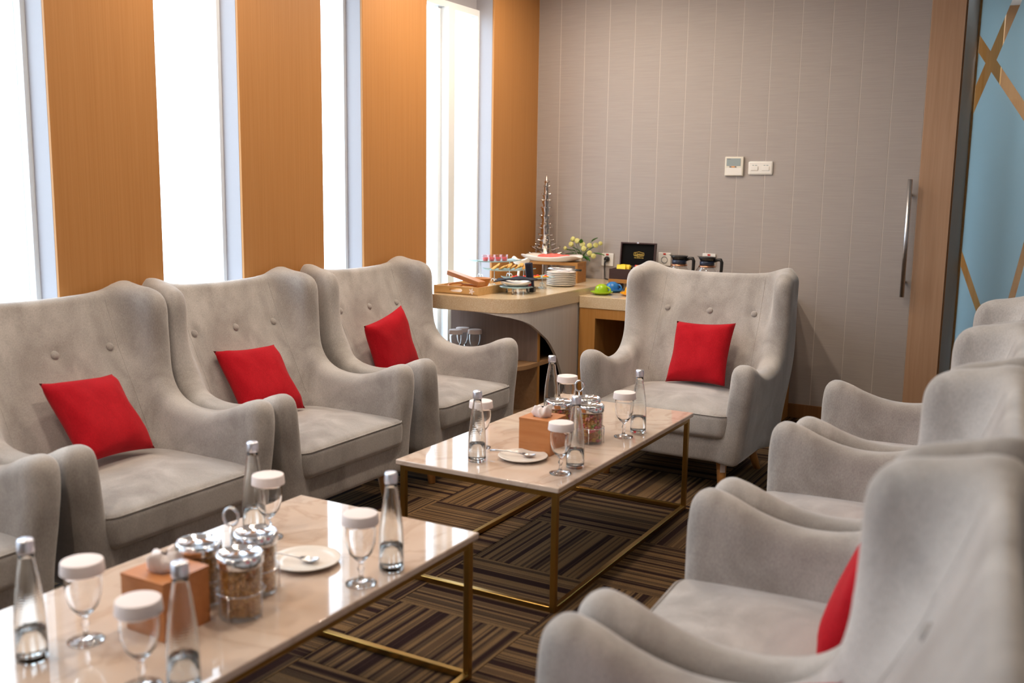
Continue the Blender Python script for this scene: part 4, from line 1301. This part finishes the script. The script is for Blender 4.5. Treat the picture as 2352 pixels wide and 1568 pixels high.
# cream vase with yellow roses
vz = empty('flower_vase', (-2.912, 6.105, ZU)); tag(vz, 'small cream vase of pale yellow roses in front of the grey wall', 'vase')
MB().lathe([(0, 0.0), (0.024, 0.0), (0.032, 0.015), (0.034, 0.04), (0.028, 0.07), (0.017, 0.10), (0.0125, 0.125), (0.0145, 0.142), (0.0120, 0.142), (0.0100, 0.125), (0, 0.10)], 28).build('vase', M['vase'], vz)
def pxpt(px, py, Y):
    """world point on the plane y = Y under a pixel of the photograph"""
    d = rt*(px-1176)/FPX+dn*(py-784)/FPX+fw
    return Vector((d[0]*Y/d[1], Y, 1.40+d[2]*Y/d[1]))
base = Vector((-2.912, 6.105, ZU))
ros = [(1316, 549, 6.10), (1326, 553, 6.07), (1312, 561, 6.06), (1338, 561, 6.07), (1341, 571, 6.05), (1354, 564, 6.09), (1368, 563, 6.11), (1379, 559, 6.12), (1354, 581, 6.06), (1363, 588, 6.07), (1298, 570, 6.08)]
for k, (px, py, Y) in enumerate(ros):
    c = pxpt(px, py, Y)-base
    R_ = 0.0185 if k not in (7, 10) else 0.0145
    out = Vector((c.x, c.y-0.10, 0.35*(c.z-0.15)+0.01)).normalized()
    q = out.to_track_quat('Z', 'Y').to_matrix().to_4x4()
    mb = MB()
    mb.lathe([(0.003, -0.9*R_), (0.62*R_, -0.7*R_), (0.98*R_, -0.1*R_), (0.92*R_, 0.45*R_), (0.62*R_, 0.62*R_), (0.55*R_, 0.42*R_), (0.60*R_, 0.66*R_), (0.30*R_, 0.78*R_), (0.22*R_, 0.55*R_), (0.12*R_, 0.74*R_), (0, 0.70*R_)], 14, Matrix.Translation(c) @ q)
    mb.build('rose', M['rose'], vz)
    MB().tube([(0, 0, 0.135), Vector((c.x*0.35, c.y*0.35, 0.135+(c.z-0.135)*0.5)), c-out*R_*0.8], 0.0016, 6).build('stem', M['leaf'], vz)
rnd = random.Random(5)
lvs = [(1308, 580, 40), (1318, 588, 20), (1312, 572, 60), (1345, 590, -30), (1372, 580, -25), (1380, 582, -10), (1335, 553, 70), (1330, 578, 90), (1350, 592, -60), (1365, 548, 80), (1325, 570, 110), (1305, 592, 10)]
for (px, py, ang) in lvs:
    c = pxpt(px, py, 6.07+rnd.uniform(-0.02, 0.04))-base
    d = Vector((c.x, c.y*0.6-0.02, (c.z-0.17)*0.8))
    if d.length < 1e-4: d = Vector((0, -1, 0.2))
    q = d.normalized().to_track_quat('X', 'Z').to_matrix().to_4x4()
    n = 7; P = np.zeros((n, 3, 3))
    for i in range(n):
        u = i/(n-1); w_ = 0.0135*math.sin(PI*min(u*0.92+0.06, 1))
        for j in range(3): P[i, j] = (-0.028+u*0.056, (j-1)*w_, -0.010*u*u-0.004*(1-abs(j-1)))
    v = [tuple((Matrix.Translation(c) @ q) @ Vector(p)) for p in P.reshape(-1, 3)]
    f = [(i*3+j, (i+1)*3+j, (i+1)*3+j+1, i*3+j+1) for i in range(n-1) for j in range(2)]
    b = len(v); v += [tuple(Vector(p)-Vector((0, 0, 0.0012))) for p in v]; f += [tuple(b+k for k in t_[::-1]) for t_ in f]
    MB().add(v, f, True).build('leaf', M['leaf'], vz)
    MB().tube([(0, 0, 0.135), c*0.5+Vector((0, 0, 0.07)), c-d.normalized()*0.026], 0.0013, 5).build('leaf_stalk', M['leaf'], vz)

# ------------------------------------------------------------------ rear wall fittings
def outlet(x, z, label, plug=False):
    t = empty('wall_socket', (x, YB, z)); tag(t, label, 'socket', 'white wall sockets')
    MB().box(-0.043, 0.043, -0.010, 0.0, -0.043, 0.043, 0.003, seg=2).build('plate', M['whitepl'], t)
    MB().box(-0.009, 0.009, -0.0125, -0.010, 0.030, 0.040).build('rocker', M['outletred'], t)
    MB().lathe([(0.0215, 0.0), (0.0225, 0.0025), (0.0195, 0.0025), (0.0185, -0.004), (0, -0.004)], 24, Matrix.Translation((0, -0.0095, -0.004)) @ Matrix.Rotation(PI/2, 4, 'X')).build('socket_ring', M['whitepl'] if plug else M['greyprint'], t)
    return t
outlet(-2.742, 0.926, 'white wall socket with the black plug in it, left of the tea box', True)
outlet(-2.335, 0.948, 'white wall socket half hidden by the lid of the tea box')
outlet(-2.035, 0.955, 'white wall socket mostly hidden behind the right coffee pot')
pg = MB(); pg.lathe([(0, 0.0), (0.0185, 0.0), (0.0190, 0.010), (0.0170, 0.020), (0.0110, 0.026), (0, 0.027)], 22, Matrix.Translation((-2.742, YB-0.0105, 0.930)) @ Matrix.Rotation(PI/2, 4, 'X'))
pg.tube([(-2.745, YB-0.030, 0.925), (-2.750, YB-0.034, 0.900), (-2.752, YB-0.028, 0.86), (-2.752, YB-0.022, 0.815), (-2.748, YB-0.03, ZU+0.005), (-2.70, YB-0.06, ZU+0.004), (-2.62, YB-0.05, ZU+0.004)], [0.010, 0.006, 0.004, 0.004, 0.004, 0.004, 0.004], 10)
tag(pg.build('power_plug', M['black']), 'black round power plug with its cord in the wall socket', 'plug')

th = empty('thermostat', (-1.897, YB, 1.549)); tag(th, 'cream square thermostat with a grey screen on the rear wall', 'thermostat')
MB().box(-0.059, 0.059, -0.018, 0.0, -0.059, 0.059, 0.005, seg=3).build('housing', simple('cream_plastic', (0.74, 0.71, 0.62), 0.35), th)
MB().box(-0.047, 0.042, -0.0195, -0.018, 0.002, 0.048).build('screen', M['lcd'], th)
MB().box(-0.046, -0.022, -0.0200, -0.0195, 0.0432, 0.0470).build('maker_print', M['greyprint'], th)
for (x0, x1, c) in ((-0.028, -0.016, 'greyprint'), (-0.015, 0.006, 'orange_print'), (0.007, 0.016, 'greyprint')):
    MB().box(x0, x1, -0.0205, -0.018, -0.007, -0.001).build('key', M[c], th)
MB().box(0.026, 0.031, -0.0185, -0.018, -0.021, -0.018).build('key', M['greyprint'], th)
MB().box(-0.050, 0.050, -0.0190, -0.018, -0.054, -0.010, 0.0004, seg=1).build('flap', M['whitepl'], th)
sw = empty('light_switch', (-1.733, YB, 1.540)); tag(sw, 'wide white double light switch beside the thermostat', 'switch')
MB().box(-0.076, 0.076, -0.010, 0.0, -0.041, 0.041, 0.009, seg=3).build('plate', M['whitepl'], sw)
for x in (-0.036, 0.034):
    rk = MB().box(x-0.022, x+0.022, -0.0135, -0.009, -0.016, 0.009, 0.001, seg=1); rk.build('rocker', M['whitepl'], sw, None, (D(0), 0, 0))
    MB().box(x-0.014, x-0.003, -0.0103, -0.010, 0.013, 0.017).build('print', M['lcd'], sw)
    MB().box(x+0.003, x+0.016, -0.0103, -0.010, 0.013, 0.017).build('print', M['lcd'], sw)
hd = empty('door_handle', (-0.852, YB, 1.14)); tag(hd, 'long vertical brushed steel bar handle at the wall\'s right edge', 'handle')
MB().tube([(0, -0.055, -0.338), (0, -0.055, 0.338)], 0.0135, 20).build('bar', M['steel'], hd)
for z in (-0.25, 0.25):
    MB().tube([(0, -0.050, z), (0, 0.0, z)], 0.008, 14).build('standoff', M['steel'], hd)

# ------------------------------------------------------------------ things on the low counter
def cup_set(x, y, rz, mat, colour, place):
    o = obj('saucer', MB().lathe([(0, 0.004), (0.030, 0.004), (0.032, 0.0), (0.036, 0.0), (0.060, 0.010), (0.0715, 0.019), (0.0700, 0.0205), (0.056, 0.0135), (0.034, 0.0075), (0, 0.0075)], 36).mesh('saucer', mat), None, (x, y, ZL))
    tag(o, '%s glazed saucer %s' % (colour, place), 'saucer', 'coloured saucers on the low counter')
    t = empty('tea_cup', (x, y, ZL+0.0078), rz); tag(t, '%s glazed cup upside down on its saucer %s' % (colour, place), 'cup', 'coloured cups on the low counter')
    MB().lathe([(0.0400, 0.0), (0.0430, 0.0), (0.0435, 0.010), (0.0425, 0.028), (0.0370, 0.043), (0.0260, 0.051), (0.0210, 0.0525), (0.0200, 0.056), (0.0180, 0.056), (0.0175, 0.052), (0, 0.0515)], 32).build('cup_body', mat, t)
    MB().tube([(0.0415, 0, 0.008), (0.056, 0, 0.006), (0.0635, 0, 0.016), (0.0610, 0, 0.030), (0.050, 0, 0.040), (0.038, 0, 0.041)], [0.0045, 0.005, 0.005, 0.005, 0.005, 0.0045], 8).build('handle', mat, t)
cup_set(-2.516, 5.585, D(-8), M['green_glaze'], 'lime green', 'at the low counter\'s left corner')
cup_set(-2.522, 5.765, D(-5), M['blue_glaze'], 'blue', 'behind the lime green set')
cup_set(-2.335, 5.628, D(-18), M['orange_glaze'], 'yellow orange', 'right of the lime green set')
cup_set(-2.285, 5.772, D(20), M['orange2_glaze'], 'pale orange', 'behind the yellow orange set, nearly hidden')

tb = empty('tea_riser', (-2.468, 5.948, ZL)); tag(tb, 'small wooden riser with dark legs under the tea box', 'stand')
MB().box(-0.125, 0.125, -0.095, 0.095, 0.050, 0.074, 0.0015, seg=1).build('top', M['riserwood'], tb)
for s in (-1, 1):
    MB().box(s*0.108-0.012, s*0.108+0.012, -0.090, 0.090, 0.0, 0.050).build('leg', M['teawood'], tb)
bx_ = empty('tea_box', (-2.468, 5.948, ZL+0.0745)); tag(bx_, 'open dark wooden tea box with a gold printed lid, full of yellow packets', 'box')
W2, D2 = 0.122, 0.092
for (a0, a1, c0, c1) in ((-W2, W2, -D2, -D2+0.009), (-W2, W2, D2-0.009, D2), (-W2, -W2+0.009, -D2+0.009, D2-0.009), (W2-0.009, W2, -D2+0.009, D2-0.009)):
    MB().box(a0, a1, c0, c1, 0.0, 0.066, 0.001, seg=1).build('side', M['teawood'], bx_)
MB().box(-W2+0.009, W2-0.009, -D2+0.009, D2-0.009, 0.0, 0.008).build('base', M['teainside'], bx_)
MB().box(-0.0002-0.001, 0.001, -D2+0.009, D2-0.009, 0.008, 0.058).build('divider', M['teawood'], bx_)
ld = empty('lid', (0, 0, 0)); ld.parent = bx_; ld.location = (0, D2-0.004, 0.068); ld.rotation_euler = (D(-6), 0, 0)
for (a0, a1, c0, c1) in ((-W2, W2, 0.150, 0.159), (-W2, W2, 0.0, 0.009), (-W2, -W2+0.009, 0.009, 0.150), (W2-0.009, W2, 0.009, 0.150)):
    MB().box(a0, a1, -0.020, 0.006, c0, c1, 0.001, seg=1).build('lid_rim', M['teawood'], ld)
MB().box(-W2+0.009, W2-0.009, -0.004, 0.004, 0.009, 0.150).build('lid_panel', M['teainside'], ld)
MB().box(-0.007, 0.007, -0.0225, -0.020, 0.152, 0.162).build('clasp', M['silver'], ld)
def text_mesh(body, size, mat, shear=0.0):
    cu = bpy.data.curves.new('print', 'FONT'); cu.body = body; cu.size = size; cu.align_x = 'CENTER'; cu.align_y = 'CENTER'; cu.shear = shear
    cu.extrude = 0.0003
    o = bpy.data.objects.new('print', cu); COL.objects.link(o)
    dg = bpy.context.evaluated_depsgraph_get()
    me = bpy.data.meshes.new_from_object(o.evaluated_get(dg)); bpy.data.objects.remove(o)
    me.materials.clear(); me.materials.append(mat)
    return me
obj('gold_lettering', text_mesh('Lipton', 0.023, M['gold'], 0.15), ld, (0.004, -0.0048, 0.084), (PI/2, 0, 0))
obj('gold_lettering', text_mesh('the finest tea', 0.0125, M['gold'], 0.35), ld, (0.004, -0.0048, 0.062), (PI/2, 0, 0))
MB().tube([(0.004+x, -0.0048, 0.084+z) for x, z in ((-0.034, -0.009), (-0.036, 0.0), (-0.034, 0.010), (-0.018, 0.012), (0.0, 0.017), (0.018, 0.012), (0.034, 0.010), (0.036, 0.0), (0.034, -0.009), (0.018, -0.011), (0.0, -0.014), (-0.018, -0.011))], 0.0012, 6, closed=True).build('gold_badge', M['gold'], ld)
rnd = random.Random(9)
for k in range(12):
    mat = M['yellow'] if k not in (4, 9, 0) else (M['pinkred'] if k else M['paper'])
    o = MB().box(-0.031, 0.031, -0.003, 0.003, -0.028, 0.028, 0.0015, seg=1).build('tea_packet', mat)
    o.location = (-2.468+(-0.072 if k % 2 else 0.052)+rnd.uniform(-0.012, 0.012)+0.008, 5.891+0.0195*(k//2)+rnd.uniform(0, 0.004), ZL+0.0745+0.056+rnd.uniform(-0.004, 0.014))
    o.rotation_euler = (D(-24)+rnd.uniform(-0.1, 0.1), rnd.uniform(-0.12, 0.12), rnd.uniform(-0.1, 0.1))
    tag(o, '%s tea packet in row %s from the front of the tea box\'s %s half' % ('yellow' if mat is M['yellow'] else 'red' if mat is M['pinkred'] else 'white', ['one', 'two', 'three', 'four', 'five', 'six'][k//2], 'left' if k % 2 else 'right'), 'tea packet', ('yellow' if mat is M['yellow'] else 'red' if mat is M['pinkred'] else 'white')+' tea packets in the tea box')

wm = empty('coffee_warmer', (-2.045, 5.89, ZL)); tag(wm, 'black twin coffee warmer behind the lone armchair', 'warmer')
MB().box(-0.19, 0.19, -0.11, 0.11, 0.0, 0.062, 0.006, seg=2).build('housing', M['black'], wm)
for x in (-0.088, 0.092):
    MB().lathe([(0, 0.0605), (0.072, 0.0605), (0.074, 0.065), (0.070, 0.0668), (0, 0.0668)], 32, Matrix.Translation((x, 0, 0))).build('hot_plate', M['steel'], wm)
cp = None
for k, (x, lab) in enumerate(((-2.133, 'left glass coffee pot with a black lid and handle above the lone armchair'), (-1.953, 'right glass coffee pot with a black lid and handle above the lone armchair'))):
    if cp is None:
        cp = empty('coffee_pot')
        MB().lathe([(0, 0.0), (0.060, 0.0), (0.072, 0.012), (0.076, 0.045), (0.070, 0.085), (0.050, 0.118), (0.043, 0.128), (0.041, 0.128), (0.048, 0.117), (0.068, 0.084), (0.074, 0.045), (0.070, 0.014), (0, 0.003)], 32).build('carafe', M['glass'], cp)
        MB().lathe([(0, 0.0035), (0.059, 0.0035), (0.0695, 0.014), (0.0735, 0.045), (0.0715, 0.066), (0, 0.066)], 32).build('coffee', M['coffee'], cp)
        MB().lathe([(0.0445, 0.112), (0.0530, 0.112), (0.0505, 0.119), (0.0445, 0.126)], 32, closed=True).build('copper_band', simple('copper', (0.62, 0.30, 0.18), 0.3, 1.0), cp)
        MB().lathe([(0.0425, 0.124), (0.0450, 0.126), (0.0450, 0.146), (0.0410, 0.150), (0.0405, 0.142)], 32, closed=True).build('collar', M['navy'], cp)
        mb = MB(); mb.lathe([(0, 0.146), (0.040, 0.146), (0.047, 0.160), (0.054, 0.172), (0.052, 0.175), (0.030, 0.170), (0.010, 0.171), (0, 0.172)], 32)
        mb.add([(-0.030, -0.022, 0.160), (-0.030, 0.022, 0.160), (-0.068, 0.0, 0.179), (-0.040, -0.030, 0.174), (-0.040, 0.030, 0.174)], [(0, 1, 2), (0, 2, 3), (1, 4, 2), (3, 2, 4), (0, 3, 4, 1)])
        mb.build('lid', M['black'], cp)
        MB().tube([(0.043, 0, 0.150), (0.066, 0, 0.160), (0.084, 0, 0.160), (0.091, 0, 0.145), (0.090, 0, 0.10), (0.086, 0, 0.055)], [0.009, 0.010, 0.011, 0.011, 0.010, 0.009], 10).build('handle', M['black'], cp)
        g = cp
    else: g = copy_tree(cp)
    g.location = (x, 5.89, ZL+0.0670); g.rotation_euler = (0, 0, D(6-4*k))
    tag(g, lab, 'coffee pot', 'coffee pots on the warmer')
